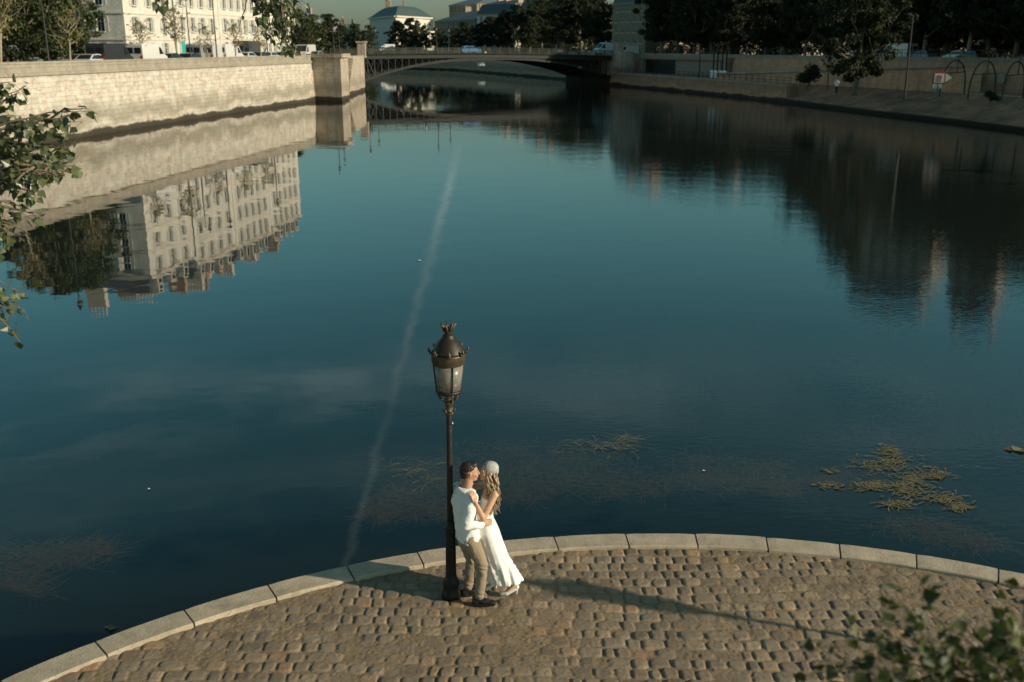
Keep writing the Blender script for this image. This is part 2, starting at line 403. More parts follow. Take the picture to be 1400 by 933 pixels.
# ---- left street
mb = MB(); o1 = offset(LB+[(-27,186)], -.75); o2 = offset(LB+[(-27,186)], -60)
o2 = [(x-60, y) for x, y in o1]
sheet(mb, o1, o2, STREET-.1); sheet(mb, [(-27,186.5),(-60,262.5),(-120,345.5),(-260,430.5),(-520,500.5)], [(-90,150),(-120,200),(-220,260),(-360,300),(-560,300)], STREET-.1)
mb.quad((-110,-60,STREET-.1), (-1500,-60,STREET-.1), (-1500,520,STREET-.1), (-99,76,STREET-.1))
tag(mb.build('street', M['asphalt']), kind='structure')
mb = MB(); pp = offset(LB, -.76); band(mb, LB, -.76, -3.4, STREET-.09, STREET+.03); tag(mb.build('pavement', M['pavement_st']), kind='structure')
mb = MB(); band(mb, LB, -11.2, -13.8, STREET-.09, STREET+.03); tag(mb.build('pavement', M['pavement_st']), kind='structure')

# ---- abutment pier with steps at the bridge, left
root = empty('bridge_abutment', (-27,168,WATER), 0, 'stone abutment with recessed stairs where the bridge meets the left quay wall', 'abutment')
FP = [(-29.6,149.6), (-24.6,148.2), (-24.9,157), (-26.2,166), (-26.6,186), (-60,190), (-60,152)]
mb = MB()
FPr = FP+[FP[0]]
wall_strip(mb, [FP[0], FP[1]], -3.3, 4.7, 0, flip=False)
wall_strip(mb, [FP[1], FP[2]], -3.3, 4.7, 0, flip=False)
wall_strip(mb, [(-24.9,157), (-26.6,157.4), (-27.1,165.6), (-26.2,166)], -3.3, 4.7, 0, flip=False)
wall_strip(mb, [(-26.2,166), (-26.6,186), (-60,190)], -3.3, 4.7, 0, flip=False)
mb.poly([(x, y, 4.7) for x, y in [(-29.6,149.6), (-24.6,148.2), (-24.9,157), (-26.6,157.4), (-27.1,165.6), (-26.2,166), (-26.6,186), (-60,190), (-60,152)]])
part(mb, 'wall', M['pier_stone'], root)
for k in range(12):
    if k % 2 == 0: continue
mb = MB()
for k in range(13): mb.box((-26.1, 158.0+k*.58, -.9+k*.43), (1.6, .6, .4))
part(mb, 'steps', M['pier_stone'], root)
mb = MB()
for a, b in zip([(-29.5,149.4),(-24.4,148.0),(-24.75,156.9)], [(-24.4,148.0),(-24.75,156.9),(-24.75,157)]):
    a = Vector(a); b = Vector(b); c = (a+b)/2; L = (b-a).length
    if L > .5: mb.box((c.x, c.y, 4.95), (L+.3, .5, .5), math.atan2(b.y-a.y, b.x-a.x))
part(mb, 'parapet', M['pier_stone'], root)
mb = MB()
mb.box((-27.0,186.5,5.6), (1.4,1.4,2.6)); mb.box((-27.0,186.5,7.0), (1.8,1.8,.25)); part(mb, 'pillar', M['pier_stone'], root)

# ---- right bank
LOW = 1.1; UP = 4.3
RBs = [p for p in RB]
rb_far = [p for p in RB if p[1] >= 144]; rb_near = [p for p in RB if p[1] <= 144]
root = empty('quay_wall', (26.9,188.4,WATER), 0, 'low dim stone quay wall along the right bank up to and beyond the bridge', 'quay wall')
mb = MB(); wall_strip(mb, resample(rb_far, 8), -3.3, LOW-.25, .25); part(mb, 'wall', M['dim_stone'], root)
mb = MB(); band(mb, resample(rb_far, 8), .0, .9, LOW-.247, LOW+.05); part(mb, 'coping', M['coping'], root)
SL = [(60.5,-60), (60,0), (58.5,50), (55.4,90), (53.3,106), (49.6,122), (42.6,143)]
root = empty('sloped_embankment', (45,106,WATER), 0, 'sloping stone revetment with weed stains at the water on the right bank', 'embankment')
mb = MB()
lo_ = resample([(52,-60), (51,0), (50,50), (47.4,94), (45.6,106), (42.6,119), (38.6,144)], 6)
n_ = len(lo_)
hi_ = [(at_len(SL, 0)[0].x, 0)]*n_
Ltot = sum((Vector(b)-Vector(a)).length for a, b in zip(SL[:-1], SL[1:]))
hi_ = [tuple(at_len(SL, Ltot*i/(n_-1)*.9999)[0]) for i in range(n_)]
s = 0
for i in range(n_-1):
    L = (Vector(lo_[i+1])-Vector(lo_[i])).length
    a = Vector((*lo_[i], -3.4)); b = Vector((*lo_[i+1], -3.4)); a2 = Vector((*lo_[i], WATER+.35)); b2 = Vector((*lo_[i+1], WATER+.35))
    c = Vector((*hi_[i+1], LOW)); d = Vector((*hi_[i], LOW))
    mb.quad(a, b, b2, a2, uv=[(s, -2), (s+L, -2), (s+L, .35), (s, .35)])
    w = (c-b2).length
    mb.quad(a2, b2, c, d, uv=[(s, .35), (s+L, .35), (s+L, .35+w), (s, .35+w)]); s += L
mb.poly([(38.6,144,WATER+.3), (42.6,143,LOW-.02), (38.6,144,LOW-.25)]); mb.poly([(38.6,144,LOW-.25), (42.6,143,LOW-.02), (35.3,161,LOW-.05)]); a = Vector((*lo_[-1], -3.4)); mb.quad((38.6,144,-3.4), (42.6,143,-3.4), (42.6,143,LOW), (38.6,144,WATER+.35))
part(mb, 'revetment', M['slope'], root)
mb = MB(); band(mb, hi_, 0, .5, LOW-.1, LOW+.12); part(mb, 'kerb', M['coping'], root)

# lower promenade and upper wall, upper street
UW = [(72,-60), (71,0), (69,50), (63.5,92), (60,110), (55,128), (49.5,146), (41.5,166), (33.6,191), (26,212.5), (16.8,255), (-13.6,352), (-74,437), (-195,520), (-515,610)]
low_edge = hi_ + [p for p in rb_far]
mb = MB()
la = [(60.5,-60), (60,0), (58.5,50), (55.4,90), (53.3,106), (49.6,122), (42.6,143), (35.3,161), (27.8,188.6), (21.1,210.3), (11.7,253.3), (-18.9,349.5), (-79.3,430.6), (-199.5,510.8), (-519.8,601)]
sheet(mb, la, UW, LOW-.02); tag(mb.build('lower_quay', M['promenade']), kind='structure')
root = empty('retaining_wall', (60,110,LOW), 0, 'upper brown stone retaining wall with parapet beneath the right bank street', 'retaining wall')
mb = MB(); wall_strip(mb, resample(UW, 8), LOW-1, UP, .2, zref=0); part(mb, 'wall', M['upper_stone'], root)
mb = MB(); band(mb, resample(UW, 8), .12, .72, UP+.003, UP+.5); part(mb, 'parapet', M['coping'], root)
mb = MB(); band(mb, resample(UW, 8), .04, .80, UP+.503, UP+.62); part(mb, 'coping', M['coping'], root)
mb = MB(); uo = [(x+.4, y+.3) for x, y in UW]; far = [(900,-60), (900,0), (900,50), (900,92), (900,110), (900,128), (900,146), (900,166), (900,191), (900,212), (900,255), (900,500), (700,800), (300,1100), (-515,1300)]
sheet(mb, uo, far, UP-.1); tag(mb.build('street', M['asphalt']), kind='structure')
mb = MB(); band(mb, UW, .8, 4.5, UP-.09, UP+.05); tag(mb.build('pavement', M['pavement_st']), kind='structure')
mb = MB(); mb.quad((-5900,620,UP-.3), (-560,620,UP-.3), (-560,8000,UP-.3), (-5900,8000,UP-.3)); mb.quad((-5600,1290,UP-.3), (5600,1290,UP-.3), (5600,8000,UP-.3), (-5600,8000,UP-.3))
tag(mb.build('ground', M['pavement_st']), kind='structure')

# ramp and niche on the right retaining wall
root = empty('underpass_opening', (30,196,LOW), 0, 'dark framed underpass opening in the quay wall just right of the bridge', 'underpass')
d = (Vector((41.5,166))-Vector((26,212.5))).normalized(); nn = Vector((-d.y, d.x))*-1
if nn.x > 0: nn = -nn
mb = MB(); mb2 = MB()
p0 = Vector((27.2,209.5)); L = 33.0; rz = math.atan2(d.y, d.x)
c = p0+d*L/2+nn*.6
mb.box((c.x, c.y, UP-.15), (L+2, 1.0, .5), rz)
for s_ in (0, L): q = p0+d*s_+nn*.6; mb.box((q.x, q.y, LOW+1.3), (1.0, 1.0, 2.6), rz)
part(mb, 'frame', M['pavement_st'], root)
c = p0+d*7+nn*.25; mb2.box((c.x, c.y, LOW+1.3), (12.5, .3, 2.5), rz); part(mb2, 'shade_slab', M['iron'], root)  # solid dark slab on the wall, painting the shade inside the opening
c = p0+d*22+nn*.25; mb2 = MB(); mb2.box((c.x, c.y, LOW+1.3), (17, .3, 2.5), rz); part(mb2, 'panel', M['pavement_st'], root)

root = empty('ramp', (48,160,LOW), 0, 'stone ramp descending along the retaining wall to the lower quay', 'ramp')
mb = MB()
ra, rbp = Vector((37.5,170)), Vector((55.5,118.5))
dd_ = (rbp-ra).normalized(); n2_ = Vector((-dd_.y, dd_.x)); n2_ = n2_ if n2_.x < 0 else -n2_
for (off, h0, h1) in ((0, 0, 2.6),):
    a, b = ra+n2_*1.2, rbp+n2_*1.8; A, B = ra+n2_*4.2, rbp+n2_*4.6
    Lr = (b-a).length
    mb.quad((*A, LOW), (*B, LOW), (*B, LOW+2.7), (*A, LOW+.5), uv=[(0,2.5), (Lr,2.5), (Lr,5.2), (0,3)])
    mb.quad((*A, LOW+.5), (*B, LOW+2.7), (*b, LOW+2.7), (*a, LOW+.5), uv=[(0,0), (Lr,0), (Lr,3), (0,3)])
    mb.quad((*B, LOW), (*b, LOW), (*b, LOW+2.7), (*B, LOW+2.7)); mb.quad((*a, LOW), (*b, LOW), (*b, LOW+2.7), (*a, LOW+.5))
part(mb, 'ramp_wall', M['upper_stone'], root)
mb = MB(); mb.tube([(*(ra+n2_*4.2), LOW+.75), (*(rbp+n2_*4.6), LOW+2.95)], .22, 4); part(mb, 'coping', M['coping'], root)

# ------------------------------------------------------------------ the near quay: cobbles and kerb
CX, CY, RO, RI = 1.9, 2.4, 9.53, 9.18
def vnoise(x, y, f, seed):
    x = x*f+seed*17.3; y = y*f+seed*7.9
    xi = np.floor(x).astype(int); yi = np.floor(y).astype(int); xf = x-xi; yf = y-yi
    def h(a, b):
        k = (a*374761393+b*668265263+seed*974634777) & 0x7fffffff
        k = (k ^ (k >> 13))*1274126177 & 0x7fffffff
        return ((k ^ (k >> 16)) & 0xffff)/65535.0
    u = xf*xf*(3-2*xf); w = yf*yf*(3-2*yf)
    return (h(xi, yi)*(1-u)+h(xi+1, yi)*u)*(1-w)+(h(xi, yi+1)*(1-u)+h(xi+1, yi+1)*u)*w-.5
def setts(x, y):
    """height, stone value, joint mask, polish of the worn setts"""
    sh = x.shape
    wy = y + .10*np.sin(x*.55+.4) + .10*vnoise(x, y, .8, 3)+.035*vnoise(x, y, 3.6, 4)
    wx = x + .05*vnoise(x, y, 1.0, 5)+.026*vnoise(x, y, 4.5, 6)
    RH = .185
    row = np.floor(wy/RH).astype(int); v = wy-(row+.5)*RH
    r0 = np.random.default_rng(5); z = np.full(sh, -.05); val = np.zeros(sh); kind = np.zeros(sh); dens = np.zeros(sh)
    for r in range(row.min(), row.max()+1):
        mk = row == r
        if not mk.any(): continue
        rr = np.random.default_rng(1000+r)
        w = np.clip(rr.normal(.195, .038, 160), .12, .30); e = np.concatenate([[0], np.cumsum(w)])-14.0+rr.uniform(0, .2)
        X = wx[mk]; k = np.clip(np.searchsorted(e, X)-1, 0, 159)
        a = w[k]/2; u = X-(e[k]+a); V = v[mk]
        js = rr.uniform(.003, .013, 160)[k]; jt = rr.uniform(.003, .012, 160)[k]; ct = rr.uniform(-.01, .01, 160)[k]
        hh = rr.uniform(.6, 1.05, 160); low = rr.random(160) < .10; hh[low] *= .35
        tx = rr.uniform(-.05, .05, 160)[k]; ty = rr.uniform(-.06, .06, 160)[k]
        nu = np.abs(u)/(a-js); nv = np.abs(V-ct)/(RH/2-jt)
        ex = rr.uniform(2.6, 6.5, 160)[k]
        q = (np.clip(nu, 0, 2)**ex+np.clip(nv, 0, 2)**ex)**(1/ex)
        prof = np.clip(1.0-q, 0, 1)
        prof = 1-np.exp(-prof*10)
        st = np.clip((1.04-q)*12, 0, 1)
        zz = prof*.025*hh[k]+(tx*u+ty*V)*st
        z[mk] = zz; val[mk] = rr.random(160)[k]; kind[mk] = rr.random(160)[k]; dens[mk] = st
    fill = .008+.026*vnoise(x, y, 1.6, 9)+.013*vnoise(x, y, 9, 10)+.010*vnoise(x, y, 31, 12)
    rough_ = .010*vnoise(x, y, 11, 13)+.008*vnoise(x, y, 33, 14)
    zs = z+rough_*.7*dens
    joint = np.clip((fill-zs)*160+.3, 0, 1)
    zz = np.maximum(zs, fill)-.035+.028*vnoise(x, y, .45, 15)+.02*vnoise(x, y, 1.0, 16)
    return zz, val, joint, kind
def sett_grid(mbname, x0, x1, y0, y1, st, cut=None):
    nx = int((x1-x0)/st)+1; ny = int((y1-y0)/st)+1
    xs = np.linspace(x0, x1, nx); ys = np.linspace(y0, y1, ny); X, Y = np.meshgrid(xs, ys)
    Z, V, Jn, K = setts(X, Y)
    rad = np.hypot(X-CX, Y-CY); ok = rad < RI+.05
    if cut: ok2 = ~((X > cut[0]) & (X < cut[1]) & (Y > cut[2]) & (Y < cut[3]))
    else: ok2 = np.ones_like(ok)
    idx = np.arange(nx*ny).reshape(ny, nx)
    f = np.stack([idx[:-1,:-1], idx[:-1,1:], idx[1:,1:], idx[1:,:-1]], -1).reshape(-1, 4)
    okf = (ok[:-1,:-1] & ok[:-1,1:] & ok[1:,1:] & ok[1:,:-1] & (ok2[:-1,:-1] | ok2[1:,1:])).reshape(-1)
    f = f[okf]; used = np.unique(f); mp = np.full(nx*ny, -1); mp[used] = np.arange(len(used)); f = mp[f]
    co = np.stack([X, Y, Z], -1).reshape(-1, 3)[used]
    me = bpy.data.meshes.new(mbname); me.vertices.add(len(co)); me.vertices.foreach_set('co', co.reshape(-1).astype(np.float32))
    me.loops.add(len(f)*4); me.loops.foreach_set('vertex_index', f.reshape(-1).astype(np.int32))
    me.polygons.add(len(f)); me.polygons.foreach_set('loop_start', np.arange(0, len(f)*4, 4, dtype=np.int32))
    try: me.polygons.foreach_set('loop_total', np.full(len(f), 4, dtype=np.int32))
    except Exception: pass
    me.update(calc_edges=True)
    ca = me.color_attributes.new('sett', 'FLOAT_COLOR', 'POINT')
    c4 = np.stack([V, Jn, K, np.ones_like(V)], -1).reshape(-1, 4)[used]; ca.data.foreach_set('color', c4.reshape(-1).astype(np.float32))
    me.polygons.foreach_set('use_smooth', np.ones(len(f), dtype=bool)); return me
def sett_mat():
    m, nt, b, o = newmat('worn_setts'); v = coords(nt)
    at = N(nt, 'ShaderNodeVertexColor', layer_name='sett'); sp = N(nt, 'ShaderNodeSeparateColor'); nt.links.new(at.outputs[0], sp.inputs[0])
    stc = ramp(nt, [(0, (.10,.085,.068)), (.2, (.17,.145,.115)), (.45, (.235,.205,.165)), (.65, (.155,.14,.122)), (.85, (.30,.25,.19)), (.95, (.30,.19,.115)), (1, (.34,.30,.24))], sp.outputs[0])
    n1 = noise(nt, v, 22, 6, .7); n2 = noise(nt, v, 90, 4, .7); n3 = noise(nt, v, .9, 4, .6)
    stc = mixc(nt, ramp(nt, [(.3, (.65,)*3), (.7, (0,0,0))], n1), stc, (.11,.092,.07))
    stc = mixc(nt, ramp(nt, [(.62, (0,0,0)), (.75, (.55,)*3)], n2), stc, (.42,.36,.28))
    dirt = ramp(nt, [(.25, (.07,.055,.038)), (.5, (.16,.13,.09)), (.75, (.30,.25,.18))], noise(nt, v, 34, 6, .75))
    jm = math_(nt, 'ADD', sp.outputs[1], math_(nt, 'MULTIPLY', math_(nt, 'SUBTRACT', n1, .55), 1.1), clamp=True)
    cc = mixc(nt, jm, stc, dirt)
    cc = mixc(nt, ramp(nt, [(.35, (.4,)*3), (.65, (0,0,0))], n3), cc, (.13,.10,.072))
    cc = mixc(nt, 1.0, cc, (1.55,1.38,1.14), 'MULTIPLY'); nt.links.new(cc, b.inputs['Base Color'])
    rg = N(nt, 'ShaderNodeMapRange', inp={'From Min': 0, 'From Max': 1, 'To Min': .62, 'To Max': 1}); nt.links.new(sp.outputs[1], rg.inputs[0]); nt.links.new(rg.outputs[0], b.inputs['Roughness'])
    bump(nt, math_(nt, 'ADD', n2, n1), b, 1.0, .012); return m
sm = sett_mat()
pv = sett_grid('cobbled_quay', -6.4, 7.6, 8.1, 11.9, .0125); pv.materials.append(sm); tag(link('cobbled_quay', pv), kind='structure')
pv2 = sett_grid('cobbled_quay', -8.0, 11.6, -6.0, 11.9, .045, cut=(-6.35, 7.55, 8.15, 11.95)); pv2.materials.append(sm); tag(link('cobbled_quay', pv2), kind='structure')

def kerb_mat():
    m, nt, b, o = newmat('kerb_stone'); v = coords(nt)
    n1 = noise(nt, v, 3, 6, .65); n2 = noise(nt, v, 60, 4, .7); n3 = noise(nt, v, 24, 5, .7)
    c = ramp(nt, [(.3, (.40,.32,.22)), (.7, (.62,.51,.37))], n1)
    c = mixc(nt, ramp(nt, [(.56, (0,0,0)), (.66, (.6,)*3)], n3), c, (.2,.165,.12))
    c = mixc(nt, ramp(nt, [(.6, (0,0,0)), (.7, (.7,)*3)], n2), c, (.25,.21,.15))
    ge = N(nt, 'ShaderNodeNewGeometry'); c = mixc(nt, math_(nt, 'MULTIPLY', ge.outputs['Random Per Island'], .35), c, (.28,.24,.18))
    c = mixc(nt, ramp(nt, [(.52, (0,0,0)), (.68, (.55,)*3)], noise(nt, v, 1.7, 7, .7)), c, (.17,.14,.10))
    nt.links.new(c, b.inputs['Base Color']); b.inputs['Roughness'].default_value = .85
    bump(nt, math_(nt, 'ADD', n3, n2), b, .9, .010); return m
# stones as rounded solids, thin open joints
bm = bmesh.new()
joints = [(-4.48,9.38), (-3.70,9.98), (-2.91,10.58), (-2.05,11.05), (-1.2,11.38), (.55,11.83), (1.5,11.92), (2.42,11.9), (3.33,11.76), (4.22,11.54), (5.1,11.26), (5.99,10.95)]
ang = sorted([math.atan2(y-CY, x-CX) for x, y in joints], reverse=True)
step = .1; ang2 = []
a = ang[0]
while a < R(330): a += .103; ang2.append(a)
ang = sorted(ang2, reverse=True)+ang
a = ang[-1]
while a > R(-60): a -= .103; ang.append(a)
if True:
    full = []
    for i in range(len(ang)-1):
        if ang[i]-ang[i+1] > .16: full += [ang[i], (ang[i]+ang[i+1])/2]
        else: full.append(ang[i])
    ang = full+[ang[-1]]
kr = random.Random(3)
for a1_, a2_ in zip(ang[:-1], ang[1:]):
    g = .0011; n = 8; vs = []; dz = kr.uniform(-.005, .005); dr = kr.uniform(-.006, .006)
    pr = [(RI+.0, -.3), (RI+.0, .012), (RI+.012, .026), (RO-.022, .028), (RO-.002, .008), (RO, -.02), (RO, -.34)]
    for i in range(n+1):
        an = a1_-g+(a2_-a1_+2*g)*i/n
        if i in (0, n): sh_ = .006
        else: sh_ = 0
        vs.append([bm.verts.new((CX+(r+dr+kr.uniform(-.0015,.0015))*math.cos(an), CY+(r+dr)*math.sin(an), z+dz+kr.uniform(-.0012,.0012)-(sh_ if z > 0 else 0))) for r, z in pr])
    m_ = len(pr)
    for i in range(n):
        for k in range(m_): bm.faces.new((vs[i][k], vs[i+1][k], vs[i+1][(k+1) % m_], vs[i][(k+1) % m_]))
    bm.faces.new(vs[0]); bm.faces.new(list(reversed(vs[n])))
bmesh.ops.recalc_face_normals(bm, faces=bm.faces)
me = bpy.data.meshes.new('kerb'); bm.to_mesh(me); bm.free(); me.materials.append(kerb_mat()); tag(link('kerb', me), kind='structure')
# quay body: wall below the kerb into the water
mb = MB(); n = 90; pl = [(CX+(RO-.03)*math.cos(R(330)-R(390)*i/n), CY+(RO-.03)*math.sin(R(330)-R(390)*i/n)) for i in range(n+1)]
wall_strip(mb, pl, -3.3, -.1, 0); wall_strip(mb, [(CX+(RI-.02)*math.cos(R(330)-R(390)*i/n), CY+(RI-.02)*math.sin(R(330)-R(390)*i/n)) for i in range(n+1)], -3.3, -.1, 0)
mb.poly([(CX+9.3*math.cos(R(330)-R(390)*i/n), CY+9.3*math.sin(R(330)-R(390)*i/n), -.13) for i in range(n+1)])
mb.poly([(-6.2,-2.3,-.12),(10.2,-2.3,-.12),(14,-40,-.12),(-10,-40,-.12)])
root = tag(mb.build('quay_base', M['pier_stone']), kind='structure')

# ------------------------------------------------------------------ facades with real openings
def win_meshes(w, h, shut=True, key=None, bars=1):
    k = ('win', w, h)
    if k in MATS: return MATS[k]
    f = MB(); t = .07
    f.box((0, .02, h/2), (.05, .06, h-2*t)); 
    for s_ in (-1, 1): f.box((s_*(w/2-t/2), .02, h/2), (t, .07, h))
    f.box((0, .02, t/2), (w-2*t, .07, t)); f.box((0, .02, h-t/2), (w-2*t, .07, t)); f.box((0, .02, h*.66), (w-2*t, .045, .05))
    f.box((0, -.22, -.05), (w+.2, .34, .09))
    p = MB(); p.box((0, .06, h/2), (w-.04, .02, h-.04))
    s = MB(); s.box((0, 0, h/2), (.06, .05, h)); 
    sh_ = MB(); sw = w/2
    for e in (-1, 1): sh_.box((e*(sw/2-.03), 0, h/2), (.06, .05, h))
    for zz in (.03, h*.45, h-.03): sh_.box((0, 0, zz), (sw-.12, .05, .07))
    nl = 9
    for i in range(nl): sh_.box((0, 0, .1+(h-.2)*(i+.5)/nl), (sw-.12, .025, (h-.2)/nl*.62))
    MATS[k] = (f.mesh('window_frame', M['wframe']), p.mesh('pane', M['pane']), sh_.mesh('shutter', M['shutter'])); return MATS[k]
def facade(wall, o, d, L, z0, floors, fh, bays, ww, wh, sill, margin=.8, u0=0, thick=.22, skip=()):
    """wall with real holes; o: origin (left end seen from outside), d: unit dir. Returns window spots."""
    o = Vector((o[0], o[1])); d = Vector((d[0], d[1])).normalized(); inn = Vector((-d.y, d.x))      # inwards
    def P(u, z, k=0): q = o+d*u+inn*k; return (q.x, q.y, z)
    spots = []; bw = (L-2*margin)/bays
    for f in range(floors):
        zb = z0+f*fh; zt = zb+fh; zs = zb+sill; zh = zs+(wh if f else min(wh, fh-sill-.3))
        xs = [0]
        for b in range(bays):
            if (f, b) in skip: continue
            c = margin+(b+.5)*bw; xs += [c-ww/2, c+ww/2]
            spots.append((P(c, zs, thick-.1), math.atan2(d.y, d.x), f, b, zh-zs))
        xs.append(L)
        def Q(u1, u2, z1, z2): wall.quad(P(u1, z1), P(u2, z1), P(u2, z2), P(u1, z2), uv=[(u0+u1, z1), (u0+u2, z1), (u0+u2, z2), (u0+u1, z2)])
        Q(0, L, zb, zs); Q(0, L, zh, zt)
        for i in range(0, len(xs), 2): Q(xs[i], xs[i+1], zs, zh)
        for i in range(1, len(xs)-1, 2):
            a, b_ = xs[i], xs[i+1]
            wall.quad(P(a, zs), P(a, zh), P(a, zh, thick), P(a, zs, thick)); wall.quad(P(b_, zh), P(b_, zs), P(b_, zs, thick), P(b_, zh, thick))
            wall.quad(P(a, zs, thick), P(b_, zs, thick), P(b_, zs), P(a, zs)); wall.quad(P(a, zh), P(b_, zh), P(b_, zh, thick), P(a, zh, thick))
            wall.quad(P(a, zs, thick), P(a, zh, thick), P(b_, zh, thick), P(b_, zs, thick))
    return spots
def put_windows(root, spots, ww, wh, shutters, detail=True, rnd=None):
    fm, pm, sm_ = win_meshes(ww, wh)
    loc0 = Vector(root.location)
    for (p, rz, f, b, h) in spots:
        w = link('window', fm, root); w.location = Vector(p)-loc0; w.rotation_euler = (0, 0, rz); w.scale = (1, 1, h/wh)
        if detail: link('pane', pm, w)
        else:
            pass
        if shutters:
            for s_ in (-1, 1):
                q = link('shutter', sm_, w); q.location = (s_*(ww/2+ww/4+.03), -.17, 0)
                if rnd and rnd.random() < .12: q.rotation_euler = (0, 0, s_*R(-40)); q.location = (s_*(ww/2+ww*.16+.03), -.30, 0)
def building(name, label, cat, corner, ang, L, depth, z0, floors, fh, bays, ww=1.05, wh=1.9, sill=.75, gbays=2, wallm='facade', trim='trim', roofm='slate', roof='mansard', roof_h=3.6,
             shutters=True, chim=3, dorm=True, group=None, detail=True, seed=1, skip=()):
    """corner: front-left corner seen from outside facing the front; ang: direction of the front along its length"""
    rd = random.Random(seed)
    r = empty(name, (corner[0], corner[1], z0), 0, label, cat, group)
    d = Vector((math.cos(ang), math.sin(ang))); inn = Vector((-d.y, d.x)); o = Vector(corner)
    A, B, C_, D = o, o+d*L, o+d*L+inn*depth, o+inn*depth
    w = MB(); sp = facade(w, A, d, L, z0, floors, fh, bays, ww, wh, sill, skip=skip)
    gm = min(1.6, depth*.12)
    sp += facade(w, D, -inn, depth, z0, floors, fh, gbays, ww, wh, sill, margin=gm)
    sp += facade(w, B, inn, depth, z0, floors, fh, gbays, ww, wh, sill, margin=gm)
    H = z0+floors*fh
    w.quad((*C_, z0), (*D, z0), (*D, H), (*C_, H), uv=[(0,z0), (L,z0), (L,H), (0,H)])
    part(w, 'wall', M[wallm], r)
    put_windows(r, sp, ww, wh, shutters, detail, rd)
    c = MB(); mid = (A+C_)/2
    for f in range(1, floors+1):
        big = f == floors; t = .28 if big else .1; hh = .4 if big else .16
        for (p, q) in ((A, B), (B, C_), (D, A)):
            e = (q-p); m_ = (p+q)/2; out = Vector((e.y, -e.x)).normalized(); m_ = m_+out*(t/2+.003)
            c.box((m_.x, m_.y, z0+f*fh-.1), (e.length+(2*t if big else .1), t, hh), math.atan2(e.y, e.x))
    part(c, 'cornice', M[trim], r)
    rf = MB()
    def q3(p, k, z): v_ = mid+(p-mid)*1.0; 
    if roof == 'mansard':
        ins = 1.4; h1 = roof_h*.7; h2 = roof_h
        def inset(k): return [A+d*k+inn*k, B-d*k+inn*k, C_-d*k-inn*k, D+d*k-inn*k]
        r0 = [(*p, H+.1) for p in inset(-.05)]; r1 = [(*p, H+h1) for p in inset(ins)]; kk = min(depth, L)*.38
        r2 = [(*p, H+h2) for p in inset(kk)]
        for i in range(4):
            j = (i+1) % 4; rf.quad(r0[i], r0[j], r1[j], r1[i]); rf.quad(r1[i], r1[j], r2[j], r2[i])
        rf.quad(*r2)
    elif roof == 'hip':
        e = .4
        r0 = [(*(A-d*e-inn*e), H+.1), (*(B+d*e-inn*e), H+.1), (*(C_+d*e+inn*e), H+.1), (*(D-d*e+inn*e), H+.1)]
        m1 = (A+D)/2+d*depth*.4; m2 = (B+C_)/2-d*depth*.4
        m1 = (*m1, H+roof_h); m2 = (*m2, H+roof_h)
        rf.quad(r0[0], r0[1], m2, m1); rf.quad(r0[2], r0[3], m1, m2); rf.add([r0[3], r0[0], m1], [(0,1,2)]); rf.add([r0[1], r0[2], m2], [(0,1,2)])
    else:
        rf.quad((*A, H), (*B, H), (*C_, H), (*D, H))
    ro = part(rf, 'roof', M[roofm], r)
    if dorm and roof == 'mansard':
        for b in range(bays):
            cc = A+d*(.8+(b+.5)*(L-1.6)/bays)+inn*.85
            m_ = MB(); m_.box((cc.x, cc.y, H+1.25), (1.25, 1.3, 1.9), ang); m_.box((cc.x, cc.y, H+2.27), (1.45, 1.5, .14), ang); 
            do = m_.build('dormer', M[trim], ro)
            m_ = MB(); q = cc-inn*.68; m_.box((q.x, q.y, H+1.3), (.75, .05, 1.3), ang); pn = m_.build('pane', M['pane'], ro)
    for i in range(chim):
        t = (i+.5)/chim; cc = A+d*(L*min(.97, max(.03, (t-.5)*1.05+.5)))+inn*depth*rd.uniform(.3, .6); hh = rd.uniform(1.6, 2.8)
        m_ = MB(); m_.box((cc.x, cc.y, H+roof_h*.8+hh/2-.6), (.8, 2.6, hh+1.2), ang)
        for k in range(5):
            q = cc+inn*(-1+k*.5); m_.tube([(q.x, q.y, H+roof_h*.8+hh-.02), (q.x, q.y, H+roof_h*.8+hh+.6)], .13, 6)
        m_.build('chimney', M['tile'] if i % 2 else M[trim], ro)
    return r

# ---- left bank row: fronts face the river. Seen from the river the left end is the far one
fa = math.atan2(-50, -7.5)      # front direction running back towards the camera
def along(t): return Vector((-46+.150*t, 124+t*1.0))
def left_house(label, t0, t1, floors, fh, bays, **k):
    a = along(t0); b = along(t1); L = (a-b).length
    return building('apartment_building', label, 'building', tuple(a), math.atan2(b.y-a.y, b.x-a.x), L, 15, STREET-.05, floors, fh, bays, gbays=4, group='pale apartment buildings on the left bank', **k)
left_house('cream corner building with louvred shutters and grey gable end beside the dark tree clump', 0, 12.3, 5, 3.02, 3, ww=1.0, wh=1.75, sill=.8, seed=3, chim=3, roof_h=3.2)
left_house('cream apartment building with the turquoise street door and a drainpipe at its edge', 12.4, 26, 5, 3.25, 4, seed=4, chim=4, ww=1.05, wh=1.9, roof_h=3.6, skip=((0,3),))
left_house('tall cream apartment building behind the double headed lamp post on the left quay', 26.1, 40, 5, 3.3, 5, seed=5, chim=4, wh=2.0, roof_h=4.0)
left_house('last cream apartment building of the row, nearest to the bridge', 40.1, 54, 5, 3.2, 5, seed=6, chim=4, roof_h=4.2)
hs = building('apartment_building', 'pale house mostly hidden by the trees at the left edge of the quay', 'building', (-66,72), math.atan2(16, 2.5), 24, 11, STREET-.05, 5, 3.1, 6, shutters=True, group='pale apartment buildings on the left bank', seed=8, roof_h=3)
